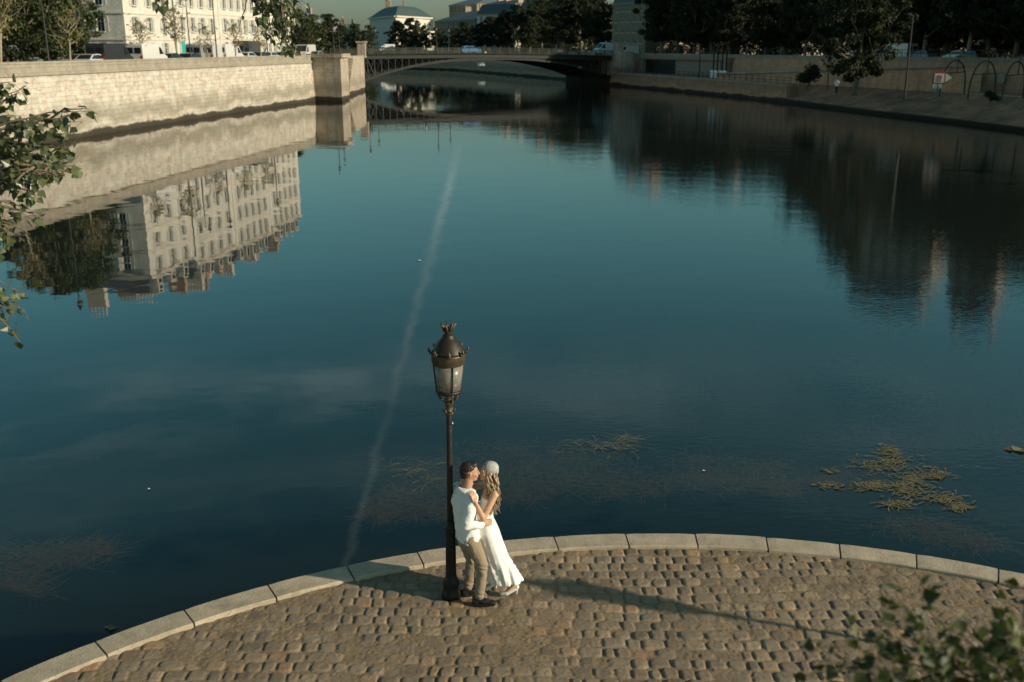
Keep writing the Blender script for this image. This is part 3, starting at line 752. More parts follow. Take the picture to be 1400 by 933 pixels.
# turquoise door
t_ = along(14.2); fd = Vector((math.cos(math.atan2(1, .15)), math.sin(math.atan2(1, .15))))
hs2 = [o for o in col.objects if o.get('label', '').startswith('cream apartment building with the turq')][0]
mb = MB(); mb.box((t_.x+.05, t_.y, STREET+1.35), (1.15, .12, 2.7), math.atan2(1, .15)); dr_ = part(mb, 'door', M['teal'], hs2)
mb = MB()
for s_ in (-.68, .68): mb.box((t_.x+.05+fd.x*s_, t_.y+fd.y*s_, STREET+1.4), (.18, .2, 2.8), math.atan2(1, .15))
mb.box((t_.x+.05, t_.y, STREET+2.92), (1.6, .22, .2), math.atan2(1, .15)); part(mb, 'door_frame', M['trim'], hs2)
t_ = along(12.35); mb = MB(); mb.tube([(t_.x+.12, t_.y, STREET), (t_.x+.12, t_.y, STREET+15)], .07, 8); part(mb, 'drainpipe', M['zinc'], hs2)

# ---- far buildings ----
def far_b(label, px0, px1, D, top_y, **k):
    """a block whose front spans columns px0..px1 at depth D, eave at photo row top_y"""
    a = J(px0, top_y, D); b = J(px1, top_y, k.pop('D2', D)); z0 = UP-.2; H = a.z-z0
    fl = k.pop('floors', 5); L = (Vector((b.x-a.x, b.y-a.y))).length; fh = H/fl
    bays = k.pop('bays', max(3, int(L/3.4)))
    return building(k.pop('name', 'apartment_building'), label, 'building', (a.x, a.y), math.atan2(b.y-a.y, b.x-a.x), L, k.pop('depth', 14), z0, fl, fh, bays, wh=fh*.6, ww=k.pop('ww', 1.2), sill=fh*.2,
        shutters=False, detail=True, wallm=k.pop('wallm', 'facade_far'), trim=k.pop('trim', 'trim_dim'), dorm=k.pop('dorm', False), gbays=k.pop('gbays', 4), **k)
far_b('grey roofed far block left of the sky gap behind the hanging leaves', 408, 440, 420, 33, D2=430, roof='mansard', roofm='zinc', roof_h=5, seed=21)
far_b('low white far block between the hanging leaves and the round windowed theatre', 447, 486, 500, 33, roof='flat', roofm='zinc', wallm='facade', roof_h=0.5, seed=22, chim=3)
# theatre one: lit end wall with round windows, long dark side
def theatre():
    z0 = UP-.2; r = empty('theatre', (-60,380,z0), 0, 'domed roof theatre with a row of small round windows on its sunlit wall', 'theatre')
    Dm = 470
    A = J(505, 22, Dm+30); B = J(541, 22, Dm-10); C_ = J(592, 22, Dm+24)
    zt = B.z; A.z = C_.z = zt; D_ = A+(C_-B)
    w = MB()
    for p, q in ((A, B), (B, C_), (C_, D_), (D_, A)):
        L = (q-p).length
        w.quad((p.x, p.y, z0), (q.x, q.y, z0), (q.x, q.y, zt), (p.x, p.y, zt), uv=[(0,0), (L,0), (L,zt), (0,zt)])
    part(w, 'wall', M['facade'], r)
    e = (C_-B); L = e.length; d = e.normalized(); out = Vector((d.y, -d.x, 0))
    for i in range(7):
        p = B+d*(L*(i+.6)/7.3)+out*.12; m_ = MB(); n = 14; zc = zt-3.0; rr = .62
        vs = [(p.x+d.x*rr*math.cos(2*PI*k/n), p.y+d.y*rr*math.cos(2*PI*k/n), zc+rr*math.sin(2*PI*k/n)) for k in range(n)]
        vs2 = [(v[0]-out.x*.4, v[1]-out.y*.4, v[2]) for v in vs]
        m_.add(vs+vs2, [tuple(range(n))]+[(k, (k+1) % n, n+(k+1) % n, n+k) for k in range(n)]); part(m_, 'round_window', M['pane'], r)
    # lower lit wing with arches
    w = MB(); P0 = B+d*(L*.12)+out*4; P1 = C_+d*5+out*4; zl = zt-6.2
    c = (P0+P1)/2; w.box((c.x, c.y, (z0+zl)/2), ((P1-P0).length, 8, zl-z0), math.atan2(d.y, d.x)); part(w, 'wing', M['facade'], r)
    for i in range(6):
        p = P0+(P1-P0)*((i+.5)/6)+out*4.05; m_ = MB(); m_.box((p.x, p.y, zl-3), (1.5, .12, 3), math.atan2(d.y, d.x))
        m_.ball((p.x, p.y, zl-1.5), (.75, .75, .75), 10); part(m_, 'arched_window', M['pane'], r)
    # hipped vault roof
    c0 = (A+C_)/2; rf = MB(); prev = [A, B, C_, D_]; prev = [p+(p-c0).normalized()*.8 for p in prev]
    lv = 6
    for i in range(1, lv+1):
        t = i/lv; k = 1-t*.72; z = zt+5.2*math.sin(t*PI/2)
        cur = [c0+(p-c0)*k for p in [A, B, C_, D_]]
        for p in cur: p.z = z
        for a in range(4): b = (a+1) % 4; rf.quad(prev[a], prev[b], cur[b], cur[a])
        prev = cur
    rf.quad(*prev); ro = part(rf, 'roof', M['copper'], r)
    m_ = MB(); m_.box((c0.x-6, c0.y, zt+6.4), (2.6, 2.6, 3.0)); m_.ball((c0.x-6, c0.y, zt+8), (1.3, 1.3, .9), 8); m_.build('lantern_turret', M['trim_dim'], ro)
    m_ = MB(); m_.box((B.x+3, B.y+6, zt+5.4), (1.0, 1.0, 2.2)); m_.build('chimney', M['trim_dim'], ro)
    c = MB()
    for p, q in ((A, B), (B, C_)):
        e = q-p; m2 = (p+q)/2+Vector((e.y, -e.x, 0)).normalized()*.45; c.box((m2.x, m2.y, zt-.2), (e.length+1, .8, .7), math.atan2(e.y, e.x))
    part(c, 'cornice', M['trim'], r)
theatre()
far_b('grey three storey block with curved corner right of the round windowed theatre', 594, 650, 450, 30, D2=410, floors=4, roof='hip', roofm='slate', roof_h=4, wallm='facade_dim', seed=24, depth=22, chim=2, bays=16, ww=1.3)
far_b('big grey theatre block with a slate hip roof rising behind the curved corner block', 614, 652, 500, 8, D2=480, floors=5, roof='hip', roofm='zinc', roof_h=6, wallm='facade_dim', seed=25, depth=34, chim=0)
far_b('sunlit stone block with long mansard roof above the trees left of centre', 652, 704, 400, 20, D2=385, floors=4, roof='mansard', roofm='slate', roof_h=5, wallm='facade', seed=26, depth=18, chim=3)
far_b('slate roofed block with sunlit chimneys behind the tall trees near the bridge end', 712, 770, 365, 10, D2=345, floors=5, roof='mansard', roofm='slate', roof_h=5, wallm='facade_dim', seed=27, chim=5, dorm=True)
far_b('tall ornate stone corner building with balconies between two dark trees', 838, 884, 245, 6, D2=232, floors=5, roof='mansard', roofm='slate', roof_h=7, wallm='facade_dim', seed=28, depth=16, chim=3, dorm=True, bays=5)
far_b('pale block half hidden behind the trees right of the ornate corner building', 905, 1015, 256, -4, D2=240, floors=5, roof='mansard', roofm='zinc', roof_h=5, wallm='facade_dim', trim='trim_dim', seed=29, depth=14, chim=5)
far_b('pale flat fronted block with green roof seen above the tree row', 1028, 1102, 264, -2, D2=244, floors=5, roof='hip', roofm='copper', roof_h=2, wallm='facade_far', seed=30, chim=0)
# city hall with pavilions
def pavilion(label, X, Y, w_, d_, h, name='city_hall'): 
    return building(name, label, 'building', (X, Y), R(-38), w_, d_, UP-.2, 6, h/6, max(2, int(w_/3)), ww=1.3, wh=h/6*.6, sill=h/6*.2, wallm='facade_far', trim='trim_dim', roofm='slate', roof='mansard', roof_h=8, shutters=False, gbays=3, chim=3, dorm=True, seed=int(X))
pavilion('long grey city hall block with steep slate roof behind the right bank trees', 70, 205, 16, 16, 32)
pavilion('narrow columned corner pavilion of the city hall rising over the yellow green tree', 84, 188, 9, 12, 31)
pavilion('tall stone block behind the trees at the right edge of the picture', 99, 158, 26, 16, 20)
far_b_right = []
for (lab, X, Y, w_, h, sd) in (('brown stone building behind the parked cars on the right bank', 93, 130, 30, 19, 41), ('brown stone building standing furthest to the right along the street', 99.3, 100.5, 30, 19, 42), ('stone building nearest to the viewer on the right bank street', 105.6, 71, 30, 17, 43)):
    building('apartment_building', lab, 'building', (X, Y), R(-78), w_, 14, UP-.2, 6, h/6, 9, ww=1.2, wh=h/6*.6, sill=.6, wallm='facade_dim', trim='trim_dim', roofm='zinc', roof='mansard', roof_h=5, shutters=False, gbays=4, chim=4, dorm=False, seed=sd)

# ------------------------------------------------------------------ bridge
def bridge():
    A = Vector((-27.3,186.5)); B = Vector((20.6,210.8)); d = (B-A).normalized(); L = (B-A).length; nn = Vector((-d.y, d.x))   # away from camera
    r = empty('arch_bridge', (A.x, A.y, 0), 0, 'low dark green iron arch bridge crossing the river in the distance', 'bridge'); Wd = 18
    def deckz(t): return 4.75-.5*t+.35*math.sin(PI*t)
    def archz(t):
        # low spring at both ends, rising almost to the deck
        return .2+(deckz(.5)-.75-.2)*(1-abs(2*t-1)**2.4)
    n = 40
    dk = MB(); gi = []; 
    for side in (0, Wd):
        pass
    for i in range(n):
        t0, t1 = i/n, (i+1)/n
        a0 = A+d*L*t0; a1_ = A+d*L*t1; b0 = a0+nn*Wd; b1 = a1_+nn*Wd; z0, z1 = deckz(t0), deckz(t1); th = .75
        dk.quad((*a0, z0), (*a1_, z1), (*b1, z1), (*b0, z0)); dk.quad((*a0, z0-th), (*b0, z0-th), (*b1, z1-th), (*a1_, z1-th))
        dk.quad((*a0, z0-th), (*a1_, z1-th), (*a1_, z1), (*a0, z0)); dk.quad((*b1, z1-th), (*b0, z0-th), (*b0, z0), (*b1, z1))
    part(dk, 'deck', M['bridge_green'], r)
    fc = MB()
    a = [(*(A+d*L*i/n-nn*.12), deckz(i/n)) for i in range(n+1)]
    for i in range(n): fc.tube([a[i], a[i+1]], .1, 4)
    part(fc, 'cornice', M['bridge_rail'], r)
    for g in range(6):
        off = .3+g*(Wd-.6)/5; m_ = MB()
        for i in range(n):
            t0, t1 = i/n, (i+1)/n; p = A+d*L*t0+nn*off; q = A+d*L*t1+nn*off
            for (u0_, u1_) in (((p, archz(t0)), (q, archz(t1))),):
                c = .28; hgt_ = .35
                vs = [(p.x-nn.x*c/2, p.y-nn.y*c/2, archz(t0)-hgt_), (p.x+nn.x*c/2, p.y+nn.y*c/2, archz(t0)-hgt_), (p.x+nn.x*c/2, p.y+nn.y*c/2, archz(t0)+.1), (p.x-nn.x*c/2, p.y-nn.y*c/2, archz(t0)+.1),
                      (q.x-nn.x*c/2, q.y-nn.y*c/2, archz(t1)-hgt_), (q.x+nn.x*c/2, q.y+nn.y*c/2, archz(t1)-hgt_), (q.x+nn.x*c/2, q.y+nn.y*c/2, archz(t1)+.1), (q.x-nn.x*c/2, q.y-nn.y*c/2, archz(t1)+.1)]
                m_.add(vs, [(0,4,5,1), (1,5,6,2), (2,6,7,3), (3,7,4,0)])
            gap0 = deckz(t0)-.75-archz(t0)
            if gap0 > .25: m_.tube([(p.x, p.y, archz(t0)), (p.x, p.y, deckz(t0)-.7)], .09, 4)
            if gap0 > .5 and i < n-1: m_.tube([(p.x, p.y, archz(t0)), (q.x, q.y, deckz(t1)-.7)], .06, 4); m_.tube([(p.x, p.y, deckz(t0)-.7), (q.x, q.y, archz(t1))], .06, 4)
        part(m_, 'arch_rib', M['bridge_green'], r)
    for off in (-.1, Wd+.1):
        m_ = MB(); nb = 150
        for zz in (.12, 1.12): 
            for i in range(n): 
                p = A+d*L*i/n+nn*off; q = A+d*L*(i+1)/n+nn*off; m_.tube([(p.x, p.y, deckz(i/n)+zz), (q.x, q.y, deckz((i+1)/n)+zz)], .055, 4)
        for i in range(nb+1):
            p = A+d*L*i/nb+nn*off; z = deckz(i/nb); m_.box((p.x, p.y, z+.6), (.09 if i % 6 else .2, .08, 1.1), math.atan2(d.y, d.x))
        part(m_, 'railing', M['bridge_rail'], r)
    # right abutment
    m_ = MB(); c = B+d*1.0+nn*(Wd/2-1.0); m_.box((c.x+.4, c.y, 1.0), (3.2, Wd+4, 8.4), math.atan2(d.y, d.x)); part(m_, 'abutment', M['pier_stone'], r)
    m_ = MB(); c = B-nn*.8; m_.box((c.x+.6, c.y, 5.9), (1.5, 1.5, 1.8), math.atan2(d.y, d.x)); m_.box((c.x+.6, c.y, 6.9), (1.8, 1.8, .2), math.atan2(d.y, d.x)); part(m_, 'pillar', M['pier_stone'], r)
    # navigation diamond
    t = .0
    p = J(664, 75, (A+d*L*.615).y-.5)
    m_ = MB(); s_ = .62; nv = -nn
    vs = [(p.x, p.y, p.z+s_), (p.x+d.x*s_, p.y+d.y*s_, p.z), (p.x, p.y, p.z-s_), (p.x-d.x*s_, p.y-d.y*s_, p.z)]
    v2 = [(v[0]+nn.x*.08, v[1]+nn.y*.08, v[2]) for v in vs]
    m_.add(vs+v2, [(3,2,1,0), (4,5,6,7), (0,1,5,4), (1,2,6,5), (2,3,7,6), (3,0,4,7)])
    sg = m_.build('navigation_sign', simple('sign_cream', (.75,.62,.25), .5)); tag(sg, 'small yellow diamond navigation sign fixed to the bridge railing', 'sign')
    return A, d, L, nn, deckz
BA, Bd, BL, Bn, deckz = bridge()
def on_bridge(px, off):
    best = None
    for i in range(400):
        t = i/400; p = BA+Bd*BL*t+Bn*off
        x = 700+F*p.x/(p.y*math.cos(PITCH)-(deckz(t)-CAMH)*math.sin(PITCH))
        if best is None or abs(x-px) < best[0]: best = (abs(x-px), t)
    t = best[1]; p = BA+Bd*BL*t+Bn*off; return Vector((p.x, p.y, deckz(t)))

# ------------------------------------------------------------------ street lamps, far
def lamp_far(label, loc, h=4.6, heads=1, group='street lamps far away'):
    key = ('lampm', round(h, 1), heads)
    if key not in MATS:
        p = MB(); p.lathe([(.16, 0), (.16, .5), (.09, .7), (.06, h*.7), (.045, h)], 8)
        if heads == 2: p.tube([(-.55, 0, h-.35), (-.5, 0, h-.05), (0, 0, h-.3), (.5, 0, h-.05), (.55, 0, h-.35)], .035, 6)
        g = MB(); g.lathe([(.13, 0), (.23, .5)], 8); c = MB(); c.lathe([(.3, .5), (.22, .62), (.08, .85), (.05, 1.0)], 8)
        MATS[key] = (p.mesh('post', M['iron'], True), g.mesh('lantern_glass', lampglass()), c.mesh('lantern_cap', M['iron'], True))
    pm, gm, cm = MATS[key]; r = empty('street_lamp', loc, 0, label, 'street lamp', group)
    link('post', pm, r)
    for x in ((-.55, .55) if heads == 2 else (0,)):
        z = h-.05 if heads == 2 else h
        g = link('lantern_glass', gm, r); g.location = (x, 0, z); c = link('lantern_cap', cm, r); c.location = (x, 0, z)
    return r
def lampglass():
    if 'lampglass' in MATS: return MATS['lampglass']
    m, nt, b, o = newmat('dusty_lantern_glass'); v = coords(nt)
    b.inputs['Base Color'].default_value = (.32,.30,.26,1); b.inputs['Roughness'].default_value = .25
    tr = N(nt, 'ShaderNodeBsdfTransparent', inp={'Color': (.85,.82,.74,1)}); mx = nt.nodes.new('ShaderNodeMixShader')
    f = ramp(nt, [(.3, (.35,)*3), (.7, (.75,)*3)], noise(nt, v, 9, 5, .7)); nt.links.new(f, mx.inputs[0])
    nt.links.new(tr.outputs[0], mx.inputs[1]); nt.links.new(b.outputs[0], mx.inputs[2]); nt.links.new(mx.outputs[0], o.inputs[0])
    MATS['lampglass'] = m; return m
def left_pt(px, off):
    """point on the left street, off metres behind the river line, at photo column px"""
    best = None; LL = offset(LB+[(-24, 190)], -off)
    for a, b in zip(LL[:-1], LL[1:]):
        for i in range(60):
            x = a[0]+(b[0]-a[0])*i/60; y = a[1]+(b[1]-a[1])*i/60
            if y < 20: continue
            pp = 700+F*x/(y*math.cos(PITCH)+2*math.sin(PITCH))
            if best is None or abs(pp-px) < best[0]: best = (abs(pp-px), x, y)
    return Vector((best[1], best[2], STREET+.03))
lamp_far('double headed black street lamp on the left quay before the shuttered facades', left_pt(260, 3.0), 7.2, 2)
lamp_far('slender single lamp post behind the left quay wall, right of the double headed lamp', left_pt(299, 3.0), 7.6, 1)
lamp_far('lamp post on the left quay near the hanging leaves', left_pt(366, 3.0), 7.4, 1)
lamp_far('tall lamp post rising before the dark tree clump at the far left', left_pt(70, 1.6), 8.6, 1)
lamp_far('lamp post at the left end of the bridge, nearest the quay wall', left_pt(458, 3.2), 6.2, 1)
lamp_far('second lamp post at the left end of the bridge beside the nearest one', left_pt(465, 3.8), 5.6, 1)
for px, off, lb in ((502, 1, 'lamp on the bridge railing just right of the stone pillar'), (514, 16, 'lamp on the far side of the bridge behind the first railing lamp'), (597, 1, 'lamp at the middle of the bridge railing, left one of the pair'), (614, 16, 'lamp on the far side of the bridge, right one of the middle pair'), (792, 1, 'lamp on the bridge near its right end before the dark trees')):
    lamp_far(lb, on_bridge(px, off), 4.2, 1)

# ------------------------------------------------------------------ vehicles
def paint(name, c): 
    k = 'paint_'+name
    if k in MATS: return MATS[k]
    m, nt, b, o = newmat(k); b.inputs['Base Color'].default_value = (*c, 1); b.inputs['Roughness'].default_value = .35; b.inputs['Coat Weight'].default_value = .6
    b.inputs['Coat Roughness'].default_value = .1; v = coords(nt); f = noise(nt, v, 3, 4); 
    nt.links.new(ramp(nt, [(.3, tuple(x*.85 for x in c)), (.7, c)], f), b.inputs['Base Color']); MATS[k] = m; return m
VM = {}
def extr(mb, prof, w, top=1.0, zmid=0):
    """side profile (x,z) extruded across y, upper part pulled in by tumblehome"""
    n = len(prof); vs = []
    for s_ in (-1, 1):
        for x, z in prof:
            k = 1.0 if z <= zmid else 1-(1-top)*min(1, (z-zmid)/.5)
            vs.append((x, s_*w/2*k, z))
    fs = [tuple(range(n-1, -1, -1)), tuple(range(n, 2*n))]+[(i, (i+1) % n, n+(i+1) % n, n+i) for i in range(n)]
    mb.add(vs, fs)
def veh_meshes(kind):
    if kind in VM: return VM[kind]
    if kind == 'car':
        L, w = 4.2, 1.75
        body = [(-2.1,.35), (-2.08,.75), (-1.95,.95), (-1.2,1.0), (1.0,.98), (1.85,.82), (2.1,.6), (2.1,.35)]
        cab = [(-1.75,.96), (-1.35,1.38), (-.6,1.47), (.25,1.42), (1.05,.96)]
        win = [(-1.5,1.0), (-1.24,1.33), (-.6,1.4), (.2,1.36), (.85,1.0)]
        wheels = (-1.3, 1.3); wr = .32; zm = .95; tp = .80
    elif kind == 'van':
        L, w = 5.4, 2.0
        body = [(-2.7,.4), (-2.7,2.3), (-2.55,2.45), (1.0,2.45), (1.35,2.35), (2.15,1.35), (2.7,1.1), (2.72,.4)]
        cab = None; win = [(1.0,1.35), (1.0,2.15), (1.3,2.15), (1.98,1.38)]
        wheels = (-1.7, 1.75); wr = .36; zm = 1.2; tp = .93
    elif kind == 'truck':
        L, w = 6.4, 2.2
        body = [(-3.2,.6), (-3.2,2.9), (1.0,2.9), (1.0,.6)]
        cab = [(1.15,.45), (1.15,2.2), (1.6,2.35), (2.2,2.25), (2.75,1.4), (2.9,1.25), (2.9,.45)]; win = [(1.5,1.4), (1.5,2.05), (2.1,2.05), (2.5,1.4)]
        wheels = (-1.9, 2.0); wr = .42; zm = 5; tp = 1
    b = MB(); extr(b, body, w, tp, zm)
    if cab: extr(b, cab, w*(.97 if kind == 'truck' else .985), tp if kind == 'car' else .95, .9 if kind == 'car' else 1.4)
    me_b = b.mesh('body', []); me_b.materials.clear()
    g = MB(); 
    if kind == 'car':
        n = len(win)
        for s_ in (-1, 1):
            vs = []
            for x, z in win:
                k = 1-(1-tp)*min(1, max(0, z-.9)/.5); vs.append((x, s_*(w*.985/2*k+.012), z))
            g.add(vs, [tuple(range(n)) if s_ > 0 else tuple(range(n-1, -1, -1))])
        for (x0, z0, x1, z1) in ((.95,1.0,.29,1.385), (-1.69,1.02,-1.4,1.35)):
            e = .015 if x0 > 0 else -.015
            g.quad((x0+e, -.7, z0+.01), (x0+e, .7, z0+.01), (x1+e, .62, z1+.01), (x1+e, -.62, z1+.01))
    elif kind == 'van':
        for s_ in (-1, 1): g.add([(x, s_*(w/2*(1-.07*min(1, max(0, z-1.2)/.5))+.012), z) for x, z in win], [(0,1,2,3)])
        g.quad((2.13,-.85,1.4), (2.13,.85,1.4), (1.40,.82,2.32), (1.40,-.82,2.32)); 
        for s_ in (-.45, .45): g.box((-2.715, s_, 1.75), (.02, .7, .6))
    else:
        for s_ in (-1, 1): g.add([(x, s_*(w*.97/2+.012), z) for x, z in win], [(0,1,2,3)])
        g.quad((2.77,-.9,1.45), (2.77,.9,1.45), (2.25,.85,2.2), (2.25,-.85,2.2))
    me_g = g.mesh('windows', M['pane'])
    t = MB(); t.lathe([(wr*.62, -.09), (wr, -.1), (wr, .1), (wr*.62, .09)], 18); ri = MB(); ri.lathe([(.05, -.11), (wr*.6, -.07), (wr*.6, .07), (.05, .11)], 12)
    me_t = t.mesh('tyre', M['black'], False); me_r = ri.mesh('rim', M['silver'])
    hl = MB(); hl.box((0,0,0), (.06, .34, .16)); me_h = hl.mesh('headlight', simple('lamp_lens', (.7,.7,.66), .2)); tl = MB(); tl.box((0,0,0), (.05, .2, .3)); me_tl = tl.mesh('tail_light', M['red'])
    VM[kind] = (me_b, me_g, me_t, me_r, me_h, me_tl, L, w, wheels, wr, {}); return VM[kind]
def vehicle(kind, colname, c, loc, heading, label, group=None, name=None, sc=1.0):
    me_b, me_g, me_t, me_r, me_h, me_tl, L, w, wheels, wr, cache = veh_meshes(kind)
    if colname not in cache: mm = me_b.copy(); mm.materials.append(paint(colname, c)); cache[colname] = mm
    r = empty(name or {'car': 'parked_car', 'van': 'parked_van', 'truck': 'truck'}[kind], loc, heading, label, kind, group); r.scale = (sc, sc, sc)
    link('body', cache[colname], r); link('windows', me_g, r)
    for x in wheels:
        for s_ in (-1, 1):
            t = link('wheel', me_t, r); t.location = (x, s_*(w/2-.11), wr); t.rotation_euler = (PI/2, 0, 0); link('rim', me_r, t)
    for s_ in (-1, 1):
        h = link('headlight', me_h, r); h.location = (L/2-.03 if kind != 'truck' else 2.9, s_*(w/2-.28), .72 if kind == 'car' else .95)
        h = link('tail_light', me_tl, r); h.location = (-L/2 if kind != 'truck' else -3.2, s_*(w/2-.16), .8 if kind == 'car' else 1.1)
    return r
hd = math.atan2(1, .14)       # driving direction away from the camera on the left quay
GL = 'vehicles parked along the left quay'
for px, kind, cn, c, off, dirn, lb in (
    (106, 'car', 'silver', (.40,.40,.38), 6.2, 0, 'silver grey car at the left end of the parked row, beside the trees'),
    (122, 'car', 'white', (.72,.70,.66), 4.6, 0, 'white car just left of the dark grey van'),
    (152, 'van', 'charcoal', (.035,.037,.037), 4.4, 1, 'tall dark grey panel van standing against the quay parapet'),
    (183, 'van', 'black', (.03,.032,.034), 6.6, 1, 'black van half hidden behind the white van on the left quay'),
    (203, 'van', 'white', (.72,.70,.66), 4.6, 1, 'white van parked just right of the black van'),
    (234, 'car', 'dark', (.03,.04,.045), 4.6, 1, 'dark car below the turquoise door'),
    (262, 'car', 'dark', (.03,.04,.045), 4.6, 1, 'dark car at the foot of the double headed lamp'),
    (280, 'van', 'silver', (.40,.40,.38), 6.0, 1, 'silver van behind the dark cars on the left quay'),
    (294, 'van', 'pale', (.6,.58,.54), 4.8, 1, 'pale beige van with its tail light showing, left of the plain white van'),
    (311, 'van', 'white', (.72,.70,.66), 4.4, 1, 'plain white van in the middle of the left quay row'),
    (335, 'truck', 'dark grey', (.075,.078,.078), 6.6, 0, 'box truck with dark body on the left quay'),
    (340, 'car', 'white', (.72,.70,.66), 4.4, 1, 'white car in front of the dark box truck'),
    (358, 'car', 'dark', (.03,.04,.045), 4.6, 1, 'dark car just right of the box truck'),
    (371, 'car', 'pale', (.6,.58,.54), 4.6, 1, 'beige car right of the box truck, beneath the lamp post'),
    (386, 'car', 'green', (.10,.12,.09), 4.6, 1, 'grey green car below the hanging leaves'),
    (400, 'car', 'white', (.72,.70,.66), 4.4, 0, 'white car under the tip of the hanging leaves'),
    (418, 'van', 'pale', (.6,.58,.54), 7.5, 0, 'pale van near the left end of the bridge'),
    (432, 'car', 'silver', (.40,.40,.38), 6, 0, 'silver car closest to the left end of the bridge')):
    p = left_pt(px, off); p.z = STREET-.09 if off > 3.5 else STREET; vehicle(kind, cn, c, p, hd if dirn else hd+PI, lb, GL)
ba = math.atan2(Bd.y, Bd.x)
pt_ = J(528, 62, 405); pt_.z = UP-.1
vehicle('truck', 'white', (.72,.70,.66), pt_, ba+PI, 'white lorry on the far quay seen above the left half of the bridge', None, 'truck')
vehicle('car', 'blue', (.05,.22,.50), on_bridge(643, 6), ba, 'bright blue car crossing the middle of the bridge', None, 'car')
vehicle('van', 'pale blue', (.50,.60,.62), on_bridge(822, 5)+Vector((1.5,.5,.3)), ba+PI, 'pale blue white van at the right end of the bridge', None, 'van')
p = J(857, 74, 222); p.z = UP+.0; vehicle('van', 'white', (.72,.70,.66), p, ba+PI, 'small white van right of the bridge end, before the ornate building', None, 'van', .9)
def right_pt(px, off, z=UP):
    best = None; LL = offset(UW, off)
    for a, b in zip(LL[:-1], LL[1:]):
        for i in range(80):
            x = a[0]+(b[0]-a[0])*i/80; y = a[1]+(b[1]-a[1])*i/80
            if y < 20: continue
            pp = 700+F*x/(y*math.cos(PITCH)-(z-CAMH)*math.sin(PITCH))
            if best is None or abs(pp-px) < best[0]: best = (abs(pp-px), x, y, math.atan2(b[1]-a[1], b[0]-a[0]))
    return Vector((best[1], best[2], z)), best[3]
GR = 'vehicles on the right bank street'
for px, kind, cn, c, off, lb in (
    (745, 'car', 'dark', (.03,.04,.045), 7, 'dark car under the trees beyond the bridge, left one'), (762, 'car', 'silver', (.40,.40,.38), 7, 'silver car under the trees beyond the bridge, right one'),
    (1190, 'car', 'silver', (.40,.40,.38), 6.5, 'grey car half hidden behind the big quay tree'),
    (1227, 'van', 'pale', (.6,.58,.54), 7, 'pale van right of the big quay tree'),
    (1262, 'car', 'blue grey', (.14,.22,.25), 6.5, 'blue grey car parked right of the pale van'),
    (1308, 'car', 'white', (.72,.70,.66), 6.8, 'white car beside the forked tree trunk on the right bank'),
    (1328, 'car', 'dark', (.03,.04,.045), 6.3, 'dark car right of the forked tree trunk')):
    p, an = right_pt(px, off); p.z = UP-.09; vehicle(kind, cn, c, p, an, lb, GR)

# ------------------------------------------------------------------ trees
def limb(mb, p, d, L, r, depth, rnd, tips, spread=.6):
    n = 4; pts = [p]; rs = [r]; q = p.copy(); dd_ = d.copy()
    for i in range(n):
        dd_ = (dd_+Vector((rnd.uniform(-1,1), rnd.uniform(-1,1), rnd.uniform(-.4,.8)))*.14).normalized(); q = q+dd_*L/n; pts.append(q.copy()); rs.append(r*(1-.45*(i+1)/n))
    mb.tube(pts, rs, 6 if depth > 1 else 5); tips.append(q.copy())
    if depth > 0:
        for k in range(rnd.choice((2, 3))):
            a = Vector((rnd.uniform(-1,1), rnd.uniform(-1,1), rnd.uniform(-.1,.9))).normalized(); nd = (dd_*(1-spread)+a*spread).normalized()
            limb(mb, pts[rnd.choice((2, 3, 4))].copy(), nd, L*rnd.uniform(.6, .8), rs[-1]*.8, depth-1, rnd, tips, spread)
def leaf_cloud(mb, centers, rads, count, size, rnd, flat=.0):
    for _ in range(count):
        i = rnd.randrange(len(centers)); c = centers[i]; r = rads[i]
        v = Vector((rnd.gauss(0,1), rnd.gauss(0,1), rnd.gauss(0,1))).normalized()*(rnd.random()**.45)*r; v.z *= .75
        p = c+v; s_ = size*rnd.uniform(.6, 1.3)
        a = Vector((rnd.gauss(0,1), rnd.gauss(0,1), rnd.gauss(0,.8))).normalized(); b = a.orthogonal().normalized(); b = (Matrix.Rotation(rnd.uniform(0, 6.28), 3, a) @ b); cc = a.cross(b)
        w = rnd.uniform(.5, .8)
        mb.add([p-b*s_*.5, p+cc*s_*w*.5+a*s_*.12, p+b*s_*.5, p-cc*s_*w*.5+a*s_*.12], [(0,1,2,3)])
TV = {}
